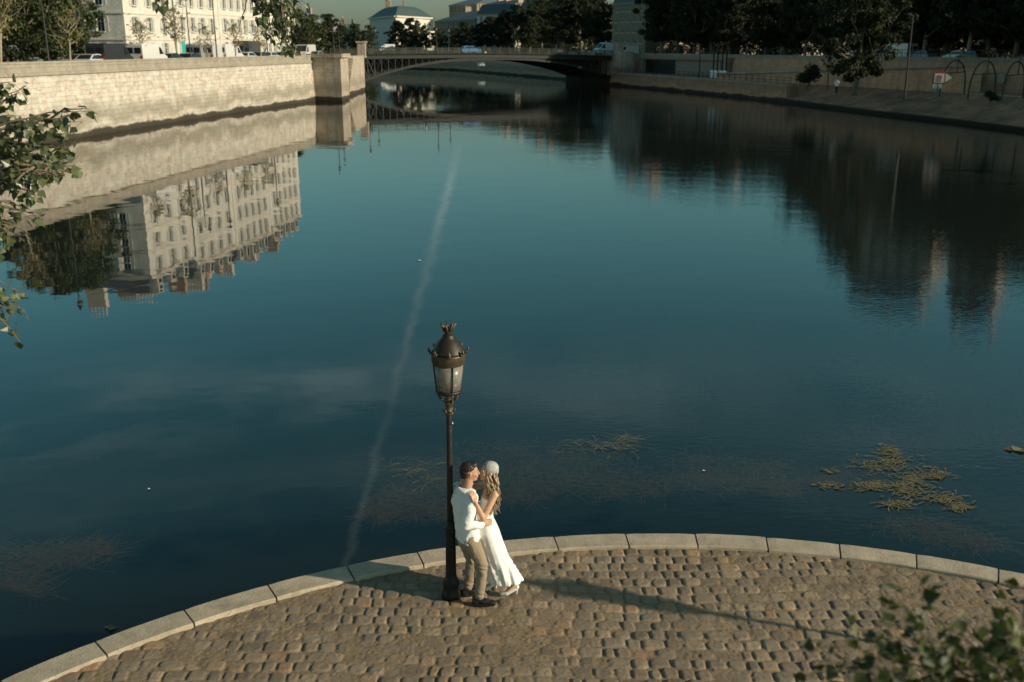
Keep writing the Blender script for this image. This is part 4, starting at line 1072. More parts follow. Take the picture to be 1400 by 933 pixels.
def tree_variant(k, H=16, crown_w=5.0, base=.25, count=6500, leaf='leaf', size=.42, bark='bark'):
    if k in TV: return TV[k]
    rnd = random.Random(zlib.crc32(repr(k).encode())); t = MB(); tips = []
    hb = H*base; lean = Vector((rnd.uniform(-.3,.3), rnd.uniform(-.3,.3), 0))
    t.tube([(0,0,-.3), (0,0,.4), lean*.5+Vector((0,0,hb*.6)), lean+Vector((0,0,hb)), lean*1.5+Vector((0,0,H*.62))], [H*.026, H*.02, H*.017, H*.0145, H*.006], 10)
    for i in range(7):
        a = i*2.4+rnd.random(); z = hb+(H*.35)*i/7*rnd.uniform(.8,1.1); up = .5+.5*i/7
        limb(t, lean*(1+z/H*.5)+Vector((0,0,z)), Vector((math.cos(a), math.sin(a), up)).normalized(), H*.26, H*.009, 2, rnd, tips, .5)
    cs = []; rs = []
    for i in range(85):
        zt = rnd.random()**.9; z = hb*1.0+(H-hb)*zt; prof = math.sin(PI*min(1, (zt*.86+.14)))**.55
        a = rnd.uniform(0, 6.28); rr = crown_w*prof*rnd.uniform(.1, .92)
        r_ = rnd.uniform(.15, .30)*crown_w; cs.append(Vector((rr*math.cos(a), rr*math.sin(a), min(z, H-r_*.6)))+lean); rs.append(r_)
    for tp in tips[::3]: cs.append(tp); rs.append(crown_w*.15)
    c = MB(); leaf_cloud(c, cs, rs, count, size, rnd)
    TV[k] = (t.mesh('trunk', M[bark], True), c.mesh('crown', M[leaf])); return TV[k]
def tree(k, loc, h, label, group, leaf='leaf', name='tree', sxy=1.0, rz=None, **kw):
    H = kw.get('H', 16); tm, cm = tree_variant(k, leaf=leaf, **kw)
    r = empty(name, loc, random.uniform(0, 6.28) if rz is None else rz, label, 'tree', group); s_ = h/H; r.scale = (s_*sxy, s_*sxy, s_)
    link('trunk', tm, r); link('crown', cm, r); return r
# left clump
GT = 'dark trees behind the left quay'
for i, (px, off, h, lb) in enumerate(((10, 9, 9.5, 'broad dark tree at the left edge of the picture behind the quay wall'), (38, 8, 10.5, 'dense dark tree left of the tall lamp post'), (62, 11, 12, 'tallest dark tree of the clump behind the tall lamp post'), (84, 8, 11, 'dense dark tree right of the tall lamp post'), (98, 13, 9.5, 'dark tree touching the gable of the corner building'))):
    p = left_pt(px, off); tree(('L', i % 3), p, h, lb, GT, 'leaf', 'dense_tree', 1.0, crown_w=5.4, base=.10, count=14000, size=.42)
# young trees along the left quay
GY = 'young trees along the left quay'
for i, (px, off, h, lb) in enumerate(((3, 2.4, 6.5, 'young tree with a pale thin trunk at the left edge behind the parapet'), (98, 2.6, 5.2, 'young loose tree in front of the dark clump'), (198, 4.0, 4.6, 'young tree left of the turquoise door'), (246, 4.2, 6.2, 'taller young tree beside the double headed lamp'), (287, 3.4, 4.4, 'young tree between the double lamp and the single lamp'), (323, 3.4, 4.8, 'young tree right of the single lamp post'), (357, 3.4, 4.8, 'young tree near the end of the facade row'))):
    p = left_pt(px, off); tree(('Y', i % 3), p, h, lb, GY, 'leaf_young', 'young_tree', 1.0, crown_w=1.5, base=.42, count=800, size=.20, H=6, bark='bark_pale')
# trees at the left bank near the bridge and far beyond
GF = 'trees along the far quays'
k = 0
for px, Y, h, lb in ((392, 225, 12, 'green tree directly behind the hanging leaves'), (410, 250, 12, 'lighter green tree left of the bridge lamps'), (430, 262, 11, 'yellowish tree behind the parked cars by the bridge'), (449, 270, 11.5, 'tree behind the stone pillar at the bridge end'),
    (468, 455, 15, 'dark far tree above the left end of the bridge'), (486, 448, 16, 'dark far tree left of the white lorry'), (504, 442, 15, 'dark far tree behind the first bridge lamp'), (545, 420, 17, 'large dark far tree before the round windowed theatre'), (563, 414, 18, 'tallest dark far tree before the theatre'), (581, 406, 14, 'dark far tree right of the theatre centre'), (600, 398, 13, 'dark far tree below the sunlit theatre wing'),
    (622, 390, 12, 'dark far tree before the curved corner block'), (634, 382, 15, 'dark far tree in the middle of the curved block')):
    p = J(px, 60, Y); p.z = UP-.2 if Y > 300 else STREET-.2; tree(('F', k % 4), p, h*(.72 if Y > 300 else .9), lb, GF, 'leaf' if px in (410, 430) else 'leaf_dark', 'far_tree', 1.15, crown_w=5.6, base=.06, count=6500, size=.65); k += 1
# right bank rows
GRt = 'tall plane trees along the right bank street'
rows = [(655, 12, 14), (672, 9, 17), (690, 10, 19), (708, 13, 19), (724, 8, 18), (742, 14, 20), (760, 9, 20), (779, 8, 21), (800, 12, 21), (820, 9, 19),
        (902, 9, 20), (925, 12, 22), (948, 8, 20), (972, 13, 20), (996, 9, 19), (1020, 12, 15), (1046, 8, 14.5), (1074, 12, 15.5), (1100, 9, 16.5), (1128, 8, 19), (1150, 14, 19), (1195, 9, 16),
        (1225, 13, 13), (1262, 8.5, 18), (1290, 12, 18.5), (1322, 8.6, 18.5), (1350, 12, 19), (1385, 8.8, 19), (1430, 10, 19), (1480, 9, 18)]
lm = {655: 'lowest plane tree at the left end of the dark row beyond the bridge', 672: 'dark plane tree behind the blue car', 690: 'dark plane tree above the yellow diamond sign', 708: 'plane tree set back right of the diamond sign', 724: 'dark plane tree left of the slate roofed block', 742: 'tall plane tree set back near the slate roofed block', 760: 'plane tree above the silver car beyond the bridge', 779: 'plane tree left of the pale blue van with sunlit top leaves', 800: 'tall set back plane tree over the right end of the bridge', 820: 'plane tree at the left side of the ornate corner building',
      902: 'plane tree at the right side of the ornate corner building', 925: 'tallest plane tree over the underpass opening', 948: 'plane tree above the right end of the underpass', 972: 'plane tree behind the four mooring posts', 996: 'plane tree just right of the mooring posts', 1020: 'lower plane tree left of the green roofed block', 1046: 'plane tree with visible forked trunk above the ramp', 1074: 'plane tree set back below the green roof', 1100: 'plane tree with pale trunk left of the big quay tree', 1128: 'tall plane tree directly left of the big quay tree', 1150: 'plane tree set back behind the big quay tree', 1195: 'plane tree right of the big quay tree',
      1225: 'sunlit yellow green tree before the columned pavilion', 1262: 'plane tree above the blue grey car', 1290: 'set back plane tree between the two right hand cars', 1322: 'plane tree with thick curved trunk above the dark car', 1350: 'set back plane tree over the hoops', 1385: 'plane tree with a straight pale trunk near the right edge', 1430: 'plane tree just outside the right edge', 1480: 'plane tree further outside the right edge'}
for i, (px, off, h) in enumerate(rows):
    p, an = right_pt(px, off); p.z = UP-.1
    yl = px == 1225
    h = h*.70 if px < 700 else h*.80 if px < 755 else h*.75 if px < 1010 else h*.8 if px < 1110 else h*.82 if px < 1200 else h*.85
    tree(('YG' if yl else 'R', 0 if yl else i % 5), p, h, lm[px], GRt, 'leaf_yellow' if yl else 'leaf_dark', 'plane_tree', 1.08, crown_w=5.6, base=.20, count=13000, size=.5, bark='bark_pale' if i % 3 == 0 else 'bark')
for i, px in enumerate((690, 730, 775, 815, 915, 960, 1010, 1050, 1090, 1140, 1190, 1240, 1285, 1330, 1375, 1420, 1460)):
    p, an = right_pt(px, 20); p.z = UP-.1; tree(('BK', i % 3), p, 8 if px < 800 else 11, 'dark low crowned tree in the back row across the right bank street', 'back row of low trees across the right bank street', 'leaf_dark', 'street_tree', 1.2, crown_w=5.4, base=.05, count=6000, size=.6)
hr_ = empty('filler_hedge', (80,120,UP-.1), 0, 'long dark leafy strip added to cover sunlit walls behind the parked cars on the right bank', 'filler_hedge'); m_ = MB(); hl_ = [Vector((p[0], p[1])) for p in resample([q for q in offset(UW, 15) if 25 < q[1] < 420], 2.2)]; rh = random.Random(77)  # added foliage strip, keeps the gap below the crowns dark
for q in hl_:
    leaf_cloud(m_, [Vector((q.x-80+rh.uniform(-.5,.5), q.y-120+rh.uniform(-.9,.9), zz)) for zz in (.5, 1.3, 2.1)], [1.0]*3, 75, .5, rh)
m_.build('foliage', M['leaf_dark'], hr_); m_ = MB()
for q in hl_[::2]: m_.tube([(q.x-80, q.y-120, -.1), (q.x-80, q.y-120, 1.6)], .05, 5)
m_.build('stems', M['bark'], hr_)
# trees on the lower quay
p = G(1168, 127, LOW); tree(('Q', 0), p, 15.5, 'big dark tree standing alone on the lower right quay', None, 'leaf_dark', 'quay_tree', 1.0, crown_w=5.0, base=.10, count=16000, size=.42)
p = G(1131, 121, LOW); tree(('Q', 1), p, 7.5, 'small slender tree left of the big quay tree', None, 'leaf_dark', 'quay_tree', .8, crown_w=2.6, base=.3, count=2600, size=.36)
def bush(label, p, r, h, leaf='leaf_dark', count=1600, size=.3):
    rnd = random.Random(int(p.x*10)); ro = empty('bush', p, 0, label, 'bush'); c = MB()
    leaf_cloud(c, [Vector((rnd.uniform(-1,1)*r*.6, rnd.uniform(-1,1)*r*.6, h*rnd.uniform(.3, .75))) for _ in range(8)], [r*.5]*8, count, size, rnd); c.build('foliage', M[leaf], ro)
    s_ = MB()
    for q in range(5): s_.tube([(0,0,-.1), (rnd.uniform(-.4,.4)*r, rnd.uniform(-.4,.4)*r, h*.6)], [.05, .02], 5)
    s_.build('stems', M['bark'], ro)
bush('dark bush on the lower quay at the end of the low wall', G(1106, 119, LOW), 2.0, 3.4)
bush('small dark bush on the promenade before the hoops', G(1354, 141, LOW), .8, 1.2, count=600, size=.2)

# ------------------------------------------------------------------ right bank furniture
for i, px in enumerate((975, 980, 986, 992)):
    p, an = right_pt(px, -6.0, LOW); r = empty('mooring_post', p, an, 'black mooring post with white foot plate, '+('leftmost', 'second from the left', 'third from the left', 'rightmost')[i]+' of the four', 'post', 'mooring posts on the lower quay')
    m_ = MB(); m_.lathe([(.13, 0), (.13, 5.6), (.05, 5.8)], 8); m_.build('pole', M['iron'], r)
    m_ = MB(); m_.box((0, .2, .75), (1.0, .1, 1.2)); m_.build('plate', simple('plate_white', (.72,.78,.78), .4), r)
# river sign: white board with red border and a mark, and white arrow, blue post
p = G(1280, 137, LOW); r = empty('river_sign', p, R(-12), 'white and red river traffic sign with arrow on a blue post on the sloped bank', 'sign')
r.scale = (.78,)*3; m_ = MB(); m_.tube([(0,0,0), (0,0,2.0)], .1, 8); m_.build('post', simple('faded_blue', (.05,.11,.22), .5), r)
b_ = MB(); b_.box((0, 0, 2.75), (1.5, .08, 1.5)); bd = b_.build('board', simple('faded_red', (.30,.05,.03), .6), r)
b_ = MB(); b_.box((.05, -.05, 2.7), (1.15, .04, 1.15)); b_.build('panel', simple('dirty_white', (.55,.50,.42), .6), r)
b_ = MB(); b_.box((-.12, -.085, 2.65), (.13, .03, .8)); b_.box((.12, -.085, 2.98), (.36, .03, .12)); b_.box((.12, -.085, 2.70), (.36, .03, .12)); b_.box((.28, -.085, 2.84), (.12, .03, .2)); b_.box((.2, -.085, 2.44), (.13, .03, .38), 0); b_.build('mark', simple('faded_red', (.30,.05,.03), .6), r)
b_ = MB(); b_.add([(.80,-.03,3.3), (1.6,-.03,2.75), (.80,-.03,2.2), (.80,.05,3.3), (1.6,.05,2.75), (.80,.05,2.2)], [(2,1,0), (3,4,5), (0,1,4,3), (1,2,5,4), (2,0,3,5)]); b_.build('arrow', simple('dirty_white', (.55,.50,.42), .6), r)
b_ = MB(); b_.box((-.05, -.02, 1.7), (1.1, .06, .5)); b_.build('lower_plate', simple('dirty_white', (.55,.50,.42), .6), r)
# hoops
GH = 'iron hoops on the right bank promenade'
for i, (pxa, pxb, lab) in enumerate(((1283, 1322, 'left'), (1322, 1364, 'middle'), (1368, 1404, 'right'))):
    a = G(pxa+1, 133-i*-3, LOW); b = J(pxb, 118, a.y+6); b.z = LOW; b = Vector((b.x, a.y+6.5, LOW))
    r = empty('iron_hoop', a, 0, 'tall dark iron hoop arching over the promenade, %s one of three' % lab, 'hoop', GH); m_ = MB(); pts = []
    for k in range(17):
        t = k/16; an = PI*t; q = (b-a)*(.5-.5*math.cos(an)); pts.append((q.x, q.y, 3.7*math.sin(an)**.7))
    m_.tube(pts, .085, 6); m_.build('hoop', simple('rusty_iron', (.07,.04,.025), .8), r)
    m_ = MB(); q = (b-a); m_.tube([(q.x*.12, q.y*.12, 2.4), (q.x*.88, q.y*.88, 2.4)], .05, 5); m_.tube([(q.x*.6, q.y*.6, 2.4), (q.x*.6, q.y*.6, 4.2)], .05, 5); m_.build('crossbar', simple('rusty_iron', (.07,.04,.025), .8), r)
    p, an = right_pt((1304, 1335, 1368)[i], -.35, 2.6); m_ = MB(); n = 16
    r = empty('wall_medallion', p, an, 'round pale disc fixed on the retaining wall, %s one of three' % lab, 'medallion', 'pale discs on the retaining wall')
    m_.ball((0,0,0), (.62, .12, .62), 16); m_.build('disc', simple('pale_disc', (.46,.38,.30), .8), r); m_ = MB()
    m_.tube([(.68*math.cos(2*PI*k/16), 0, .68*math.sin(2*PI*k/16)) for k in range(17)], .06, 5, caps=False); m_.build('rim', M['trim_dim'], r)
def rail_line(label, pts, h=1.0, name='railing', posts=1.8):
    r = empty(name, pts[0], 0, label, 'railing'); o = Vector(pts[0]); m_ = MB(); p_ = MB()
    for a, b in zip(pts[:-1], pts[1:]):
        a = Vector(a)-o; b = Vector(b)-o; n = max(1, int((b-a).length/posts))
        for zz in (h, h*.5): m_.tube([a+Vector((0,0,zz)), b+Vector((0,0,zz))], .035, 5)
        for i in range(n): q = a+(b-a)*i/n; p_.tube([q, q+Vector((0,0,h+.03))], .045, 5)
    m_.build('rails', M['iron'], r); p_.build('posts', M['iron'], r)
rl = [at_len(offset(UW, .5), s_)[0] for s_ in (150, 165, 180, 195, 210, 225, 240, 255, 270)]
rail_line('thin iron railing on top of the upper quay wall along the right bank street', [(p.x, p.y, UP+.62) for p in rl], .9)
rl = [Vector(p) for p in offset(rb_far[:5], .5)]
rail_line('low iron railing along the edge of the lower right quay', [(p.x, p.y, LOW+.05) for p in rl[:4]], .9)
p = G(1236, 137, LOW); r = empty('lamp_mast', p, 0, 'thin dark mast standing on the right bank promenade', 'mast'); m_ = MB(); m_.lathe([(.12, 0), (.09, 4), (.05, 8)], 8); m_.build('pole', M['iron'], r); m_ = MB(); m_.tube([(0,0,7.9), (-.5,0,8.2), (-.9,0,8.1)], .05, 6); m_.build('arm', M['iron'], r)
p = G(1074, 104, LOW); 
for px, py, lb in ((955, 100, 'thin dark mast on the lower quay left of the mooring posts'),):
    p, an = right_pt(px, -6.5, LOW); r = empty('lamp_mast', p, 0, lb, 'mast'); m_ = MB(); m_.lathe([(.12, -2), (.09, 3), (.05, 5.2)], 8); m_.build('pole', M['iron'], r); m_ = MB(); m_.ball((0,0,5.3), (.25,.25,.15), 8); m_.build('lamp_head', M['iron'], r)
p = G(1143, 128, LOW)
p2 = J(658, 88, 300); r = empty('white_board', Vector((p2.x, p2.y, LOW)), R(10), 'small white board on the far quay seen under the bridge', 'sign'); m_ = MB(); m_.box((0,0,p2.z-LOW), (2.2, .1, .9)); m_.build('board', M['white'], r); m_ = MB(); m_.tube([(-.8,.1,0), (-.8,.1,p2.z-LOW)], .06, 5); m_.tube([(.8,.1,0), (.8,.1,p2.z-LOW)], .06, 5); m_.build('posts', M['iron'], r)

# ------------------------------------------------------------------ voxel bodies
def voxel(mb, name, mat, parent, vox=.007, smooth=3, disp=None, sub=False):
    me = mb.mesh('tmp', mat); o = bpy.data.objects.new('tmp', me); col.objects.link(o)
    m_ = o.modifiers.new('r', 'REMESH'); m_.mode = 'VOXEL'; m_.voxel_size = vox; m_.use_smooth_shade = True
    s_ = o.modifiers.new('s', 'SMOOTH'); s_.factor = .5; s_.iterations = smooth
    dg = bpy.context.evaluated_depsgraph_get(); me2 = bpy.data.meshes.new_from_object(o.evaluated_get(dg)); me2.name = name
    bpy.data.objects.remove(o)
    if disp:
        nm = [v.normal.copy() for v in me2.vertices]
        for v, n in zip(me2.vertices, nm): v.co += n*disp(v.co, n)
    if not me2.materials: me2.materials.append(mat)
    me2.polygons.foreach_set('use_smooth', [True]*len(me2.polygons)); me2.update()
    return link(name, me2, parent)
def rotm(fx, up=(0,0,1)):
    """matrix whose x axis is fx, z near up"""
    x = Vector(fx).normalized(); y = Vector(up).cross(x).normalized(); z = x.cross(y); return Matrix((x, y, z)).transposed()
def skin_mat(name, c, vlip=None):
    m, nt, b, o = newmat(name); v = coords(nt); f = noise(nt, v, 25, 4)
    nt.links.new(ramp(nt, [(.3, tuple(x*.88 for x in c)), (.7, c)], f), b.inputs['Base Color']); b.inputs['Roughness'].default_value = .5
    b.inputs['Subsurface Weight'].default_value = .12; b.inputs['Subsurface Radius'].default_value = (.02,.008,.004); b.inputs['Subsurface Scale'].default_value = .5
    return m
def cloth_mat(name, c, rough=.85, sheen=.2, wr=30, wd=.006):
    m, nt, b, o = newmat(name); v = coords(nt); f = noise(nt, v, 8, 4)
    nt.links.new(ramp(nt, [(.3, tuple(x*.92 for x in c)), (.7, c)], f), b.inputs['Base Color']); b.inputs['Roughness'].default_value = rough
    b.inputs['Sheen Weight'].default_value = sheen; bump(nt, noise(nt, coords(nt, 'Object', (1,1,.6)), wr, 5, .6, dist=1.2), b, .7, wd); return m
SK_M = skin_mat('tan_skin', (.50,.27,.16)); SK_W = skin_mat('fair_skin', (.60,.35,.22))
SHIRT = cloth_mat('white_linen', (.80,.78,.74)); TROU = cloth_mat('beige_cotton', (.29,.215,.145), .9); SATIN = cloth_mat('white_satin', (.84,.81,.76), .42, .1, 14, .006)
LEATHER = simple('dark_leather', (.02,.016,.013), .35); HAIRD = simple('dark_hair', (.018,.011,.007), .55, 0, .4, 60, .002, 200)
def hairmat():
    m, nt, b, o = newmat('blonde_hair'); ge = N(nt, 'ShaderNodeNewGeometry')
    nt.links.new(ramp(nt, [(0, (.13,.08,.04)), (.5, (.30,.20,.11)), (1, (.48,.35,.21))], ge.outputs['Random Per Island']), b.inputs['Base Color']); b.inputs['Roughness'].default_value = .38; return m
HAIRB = hairmat()
def hand(mb, wrist, palm_dir, normal, curl, L=.18, thumb_side=1, r=.0085):
    """palm plus five tapering fingers; palm_dir towards the fingertips, normal = back of the hand"""
    d = Vector(palm_dir).normalized(); n = Vector(normal); n = (n-d*n.dot(d)).normalized(); s_ = d.cross(n)*thumb_side
    w = Vector(wrist); pl = L*.5
    mb.cap(w, .022, w+d*pl*.35, .026, 10)
    for k, off in enumerate((-.030, -.010, .010, .028)): mb.cap(w+d*pl*.3+s_*off*.8, .015, w+d*pl+s_*off, .0115, 8)
    for k, (off, ln) in enumerate(((-.032, .78), (-.011, .95), (.010, 1.0), (.031, .92))):
        p = w+d*pl+s_*off; dd_ = d.copy(); fl = L*.5*ln; sp = s_*off*.35
        q = p; rr = r
        for j in range(3):
            an = curl*(j+1)*.55; v = (d*math.cos(an)-n*math.sin(an))+sp; e = q+v*fl/3; mb.cap(q, rr, e, rr*.9, 8); q = e; rr *= .9
    p = w+d*pl*.3+s_*.026; e = p+(s_*.75+d*.7-n*.25).normalized()*L*.2; mb.cap(p, .013, e, .0105, 8); e2 = e+(s_*.25+d*1.0-n*.5).normalized()*L*.16; mb.cap(e, .0105, e2, .0085, 8)
def head(mb, c, look, up, s_=1.0, fem=False):
    """skull, jaw, face features; c = centre of the head"""
    m = rotm(look, up); c = Vector(c)
    def P(x, y, z): return c+m @ Vector((x*s_, y*s_, z*s_))
    def B(x, y, z, r): mb.ball(P(x, y, z), tuple(k*s_ for k in r), 20, m)
    B(-.012, 0, .028, (.098,.076,.092)); B(.030, 0, -.005, (.060,.064,.085)); B(.040, 0, -.068, (.045,.043 if fem else .049,.040)); B(.072, 0, -.088, (.020,.022,.018))
    B(.005, 0, -.045, (.060,.060,.055))
    mb.cap(P(.087, 0, .022), .008*s_, P(.112, 0, -.020), .0115*s_, 10); B(.100, 0, -.026, (.013,.016,.009))     # nose
    for e in (-1, 1):
        B(.082, e*.028, .032, (.014,.022,.008))          # brow
        B(.076, e*.030, .012, (.013,.017,.011))          # closed lid
        B(.064, e*.040, -.022, (.022,.022,.024))         # cheek
        mb.ball(P(-.008, e*.079, -.006), (.016*s_, .008*s_, .030*s_), 12, m); mb.ball(P(-.004, e*.074, -.002), (.010*s_, .012*s_, .018*s_), 10, m)
    B(.090, 0, -.048, (.014,.022,.0065)); B(.088, 0, -.060, (.014,.020,.008))   # lips
    return P, m
def folds(co, amp, f=(9, 9, 5), seed=0.0, nrm=None):
    a = mnoise.noise(Vector((co.x*f[0]+seed, co.y*f[1], co.z*f[2]+seed*.3))); b = mnoise.noise(Vector((co.x*f[0]*2.3, co.y*f[1]*2.3+seed, co.z*f[2]*2.3)))
    return amp*(abs(a)*-2.2+.6+b*.5)

# ---- the man
man = empty('person', (-.50,10.32,0), 0, 'man in white shirt and beige trousers leaning against the lamp post, kissing the woman', 'person', 'kissing couple on the quay')
O_M = -Vector(man.location)
def place(o): o.location = O_M; return o
FM = Vector((.87,.50,0)); RM = Vector((.5,-.87,0))
hc = Vector((-.478,10.345,1.598)); lookM = Vector((.96,.24,-.06))
bm_ = MB(); head(bm_, hc, lookM, (.05,0,1))
nk = Vector((-.515,10.325,1.40))
bm_.cap(nk, .062, Vector((-.49,10.34,1.53)), .056); bm_.cap(nk-Vector((0,0,.05)), .075, nk, .060)
shR = Vector((-.452,10.185,1.335)); shL = Vector((-.625,10.475,1.335)); ch = Vector((-.545,10.335,1.22)); pv_ = Vector((-.515,10.32,.86))
ro_m = math.atan2(RM.y, RM.x)
bm_.rings([(pv_.x, pv_.y, .74, .11, .09, ro_m), (pv_.x, pv_.y, .86, .14, .10, ro_m), (-.53, 10.33, 1.0, .125, .09, ro_m), (ch.x, ch.y, 1.2, .16, .10, ro_m), (-.54, 10.33, 1.33, .17, .085, ro_m), (-.53, 10.33, 1.39, .09, .06, ro_m)])
bm_.chain([shR, Vector((-.505,10.095,1.075)), Vector((-.335,10.225,1.015))], [.052, .040, .026]); bm_.chain([shL, Vector((-.55,10.66,1.10)), Vector((-.36,10.62,1.05))], [.052, .040, .026])
hand(bm_, (-.335,10.225,1.015), (.85,.5,-.05), (.45,-.85,.25), .55, .17, -1); hand(bm_, (-.36,10.62,1.05), (.9,-.2,0), (.2,.95,.1), .5, .17, 1)
hipR = Vector((-.47,10.235,.82)); hipL = Vector((-.555,10.40,.82)); knR = Vector((-.340,10.215,.50)); anR = Vector((-.375,10.205,.09)); knL = Vector((-.470,10.405,.46)); anL = Vector((-.515,10.415,.09))
bm_.chain([hipR, knR, anR], [.075, .048, .034]); bm_.chain([hipL, knL, anL], [.075, .048, .034])
place(voxel(bm_, 'body', SK_M, man, .006, 3))
# hair: cropped cap of hair with volume on top and a faded side
mH = rotm(lookM, (.05,0,1)); h_ = MB()
def HP(x, y, z): return hc+mH @ Vector((x, y, z))
h_.ball(HP(-.022, 0, .058), (.092,.079,.074), 20, mH); h_.ball(HP(-.052, 0, .02), (.064,.074,.072), 20, mH); h_.ball(HP(.030, 0, .098), (.056,.060,.032), 16, mH); h_.ball(HP(.056, 0, .096), (.030,.048,.026), 14, mH)
h_.ball(HP(-.068, 0, -.030), (.036,.055,.045), 16, mH)
place(voxel(h_, 'hair', HAIRD, man, .006, 2, lambda c, n: .006*mnoise.noise(c*90)))
# shirt
s_ = MB()
s_.rings([(-.505,10.315,.785,.178,.128,ro_m), (-.508,10.315,.86,.176,.128,ro_m), (-.53,10.325,1.0,.164,.118,ro_m), (-.548,10.335,1.15,.184,.125,ro_m), (-.552,10.335,1.26,.196,.122,ro_m), (-.545,10.332,1.335,.19,.100,ro_m), (-.53,10.33,1.395,.105,.082,ro_m)])
s_.chain([shR+Vector((0,.01,.01)), Vector((-.468,10.135,1.22)), Vector((-.508,10.09,1.075)), Vector((-.43,10.145,1.035)), Vector((-.352,10.21,1.017))], [.072, .066, .060, .052, .043], 14)
s_.chain([shL+Vector((0,-.01,.01)), Vector((-.55,10.66,1.10)), Vector((-.37,10.61,1.05))], [.072, .058, .045], 14)
s_.cap(shR+Vector((.0,.03,.01)), .072, nk+Vector((0,0,-.03)), .07); s_.cap(shL+Vector((0,-.03,.01)), .072, nk+Vector((0,0,-.03)), .07)
def shirt_disp(c, n):
    a = folds(c, .009, (8, 8, 11), 3.0); d_ = math.sin(c.z*42+c.x*30+3*mnoise.noise(c*6))*.0035*max(0, 1-abs(c.z-1.02)/.25)
    return a+d_+(.010*mnoise.noise(Vector((c.x*22, c.y*22, 1))) if c.z < .86 else 0)
place(voxel(s_, 'shirt', SHIRT, man, .0075, 2, shirt_disp))
# collar: stands open
m_ = MB(); n = 26; vs = []
for k in range(n+1):
    a = -2.55+5.1*k/n+math.atan2(FM.y, FM.x)+PI
    for (rr, z) in ((.070, .0), (.074, .048), (.098, .030), (.108, .005)):
        sp = .02*max(0, abs(k/n-.5)*2-.6)
        p = Vector((-.525+(rr+sp)*math.cos(a)*1.0, 10.33+(rr+sp)*math.sin(a)*1.0, 1.385+z-.03*(0 if abs(k/n-.5) < .35 else 1)*(abs(k/n-.5)-.35)/.15)); vs.append(p)
m_.add(vs, [(k*4+j, (k+1)*4+j, (k+1)*4+j+1, k*4+j+1) for k in range(n) for j in range(3)])
c_ = place(m_.build('collar', SHIRT, man, True)); sd = c_.modifiers.new('s', 'SOLIDIFY'); sd.thickness = .006
# trousers
t_ = MB(); t_.rings([(-.512,10.318,.70,.125,.10,ro_m), (-.51,10.318,.80,.150,.112,ro_m), (-.512,10.318,.90,.142,.105,ro_m)])
t_.chain([hipR, (hipR+knR)/2, knR, (knR+anR)/2, anR+Vector((0,0,.03))], [.098, .086, .069, .062, .055], 14); t_.chain([hipL, (hipL+knL)/2, knL, (knL+anL)/2, anL+Vector((0,0,.03))], [.098, .084, .068, .062, .055], 14)
def tr_disp(c, n):
    k = max(0, 1-abs(c.z-.48)/.14)+max(0, 1-abs(c.z-.17)/.10); return folds(c, .004, (9, 9, 9), 8)+math.sin(c.z*85+c.x*40+4*mnoise.noise(c*8))*.0045*k
place(voxel(t_, 'trousers', TROU, man, .007, 2, tr_disp))
def shoe(parent, an, d, name='shoe', mat=LEATHER, L=.27):
    d = Vector(d).normalized(); m_ = MB(); s2 = Vector((-d.y, d.x, 0)); a = Vector((an.x, an.y, 0))-d*.04; rm = rotm(d)
    m_.ball(a+Vector((0,0,.042)), (.055,.040,.042), 14, rm); m_.ball(a+d*L*.33+Vector((0,0,.042)), (.085,.042,.040), 14, rm); m_.ball(a+d*L*.62+Vector((0,0,.032)), (.085,.046,.030), 14, rm)
    m_.ball(a+Vector((0,0,.075))+d*.03, (.052,.038,.035), 14, rm); m_.ball(a+d*L*.3, (.15,.045,.016), 14, rm); m_.cap(a+Vector((0,0,.01)), .034, a+Vector((0,0,.05)), .038)
    return place(voxel(m_, name, mat, parent, .006, 3))
shoe(man, anR, (.97,-.12,0)); shoe(man, anL, (.9,.2,0))
bl = MB(); bl.rings([(-.51,10.318,.868,.146,.109,ro_m), (-.51,10.318,.885,.146,.109,ro_m)]); place(bl.build('belt', LEATHER, man, True))

# ---- the woman
wom = empty('person', (-.10,10.45,0), 0, 'woman in long white dress and white lace cap with wavy blonde hair', 'person', 'kissing couple on the quay')
O_M = -Vector(wom.location)
hw = Vector((-.268,10.440,1.560)); lookW = Vector((-.93,-.30,.12)); upW = (.10,.03,1)
w_ = MB(); head(w_, hw, lookW, upW, .95, True)
nw = Vector((-.232,10.455,1.39)); w_.cap(nw, .046, Vector((-.235,10.452,1.50)), .045); 
sL = Vector((-.200,10.305,1.335)); sR = Vector((-.30,10.595,1.345)); w_.cap(sL, .048, nw-Vector((0,0,.03)), .052); w_.cap(sR, .045, nw-Vector((0,0,.03)), .052)
ro_w = math.atan2(-.95, .30)
w_.rings([(-.29,10.44,.86,.14,.11,ro_w), (-.325,10.435,1.02,.105,.08,ro_w), (-.285,10.44,1.15,.125,.088,ro_w), (-.255,10.447,1.25,.140,.088,ro_w), (-.243,10.45,1.33,.135,.07,ro_w), (-.236,10.452,1.38,.07,.05,ro_w)])
eL = Vector((-.325,10.185,1.098)); wL = Vector((-.408,10.120,1.335)); w_.chain([sL, (sL+eL)/2, eL, (eL+wL)/2, wL], [.046, .040, .034, .031, .021]); hand(w_, wL, (-.30,.12,.9), (.75,-.65,.2), .55, .16, 1, .0078)
eR = Vector((-.43,10.66,1.27)); wR = Vector((-.56,10.50,1.42)); w_.chain([sR, eR, wR], [.045, .034, .021]); hand(w_, wR, (-.3,-.9,.2), (-.6,.4,.6), .4, .16, -1, .0078)
kL = Vector((-.205,10.37,.50)); aL = Vector((.020,10.415,.125)); kR = Vector((-.25,10.50,.48)); aR = Vector((-.225,10.535,.10))
w_.chain([Vector((-.27,10.38,.84)), kL, aL], [.075, .048, .029]); w_.chain([Vector((-.28,10.50,.84)), kR, aR], [.075, .048, .029])
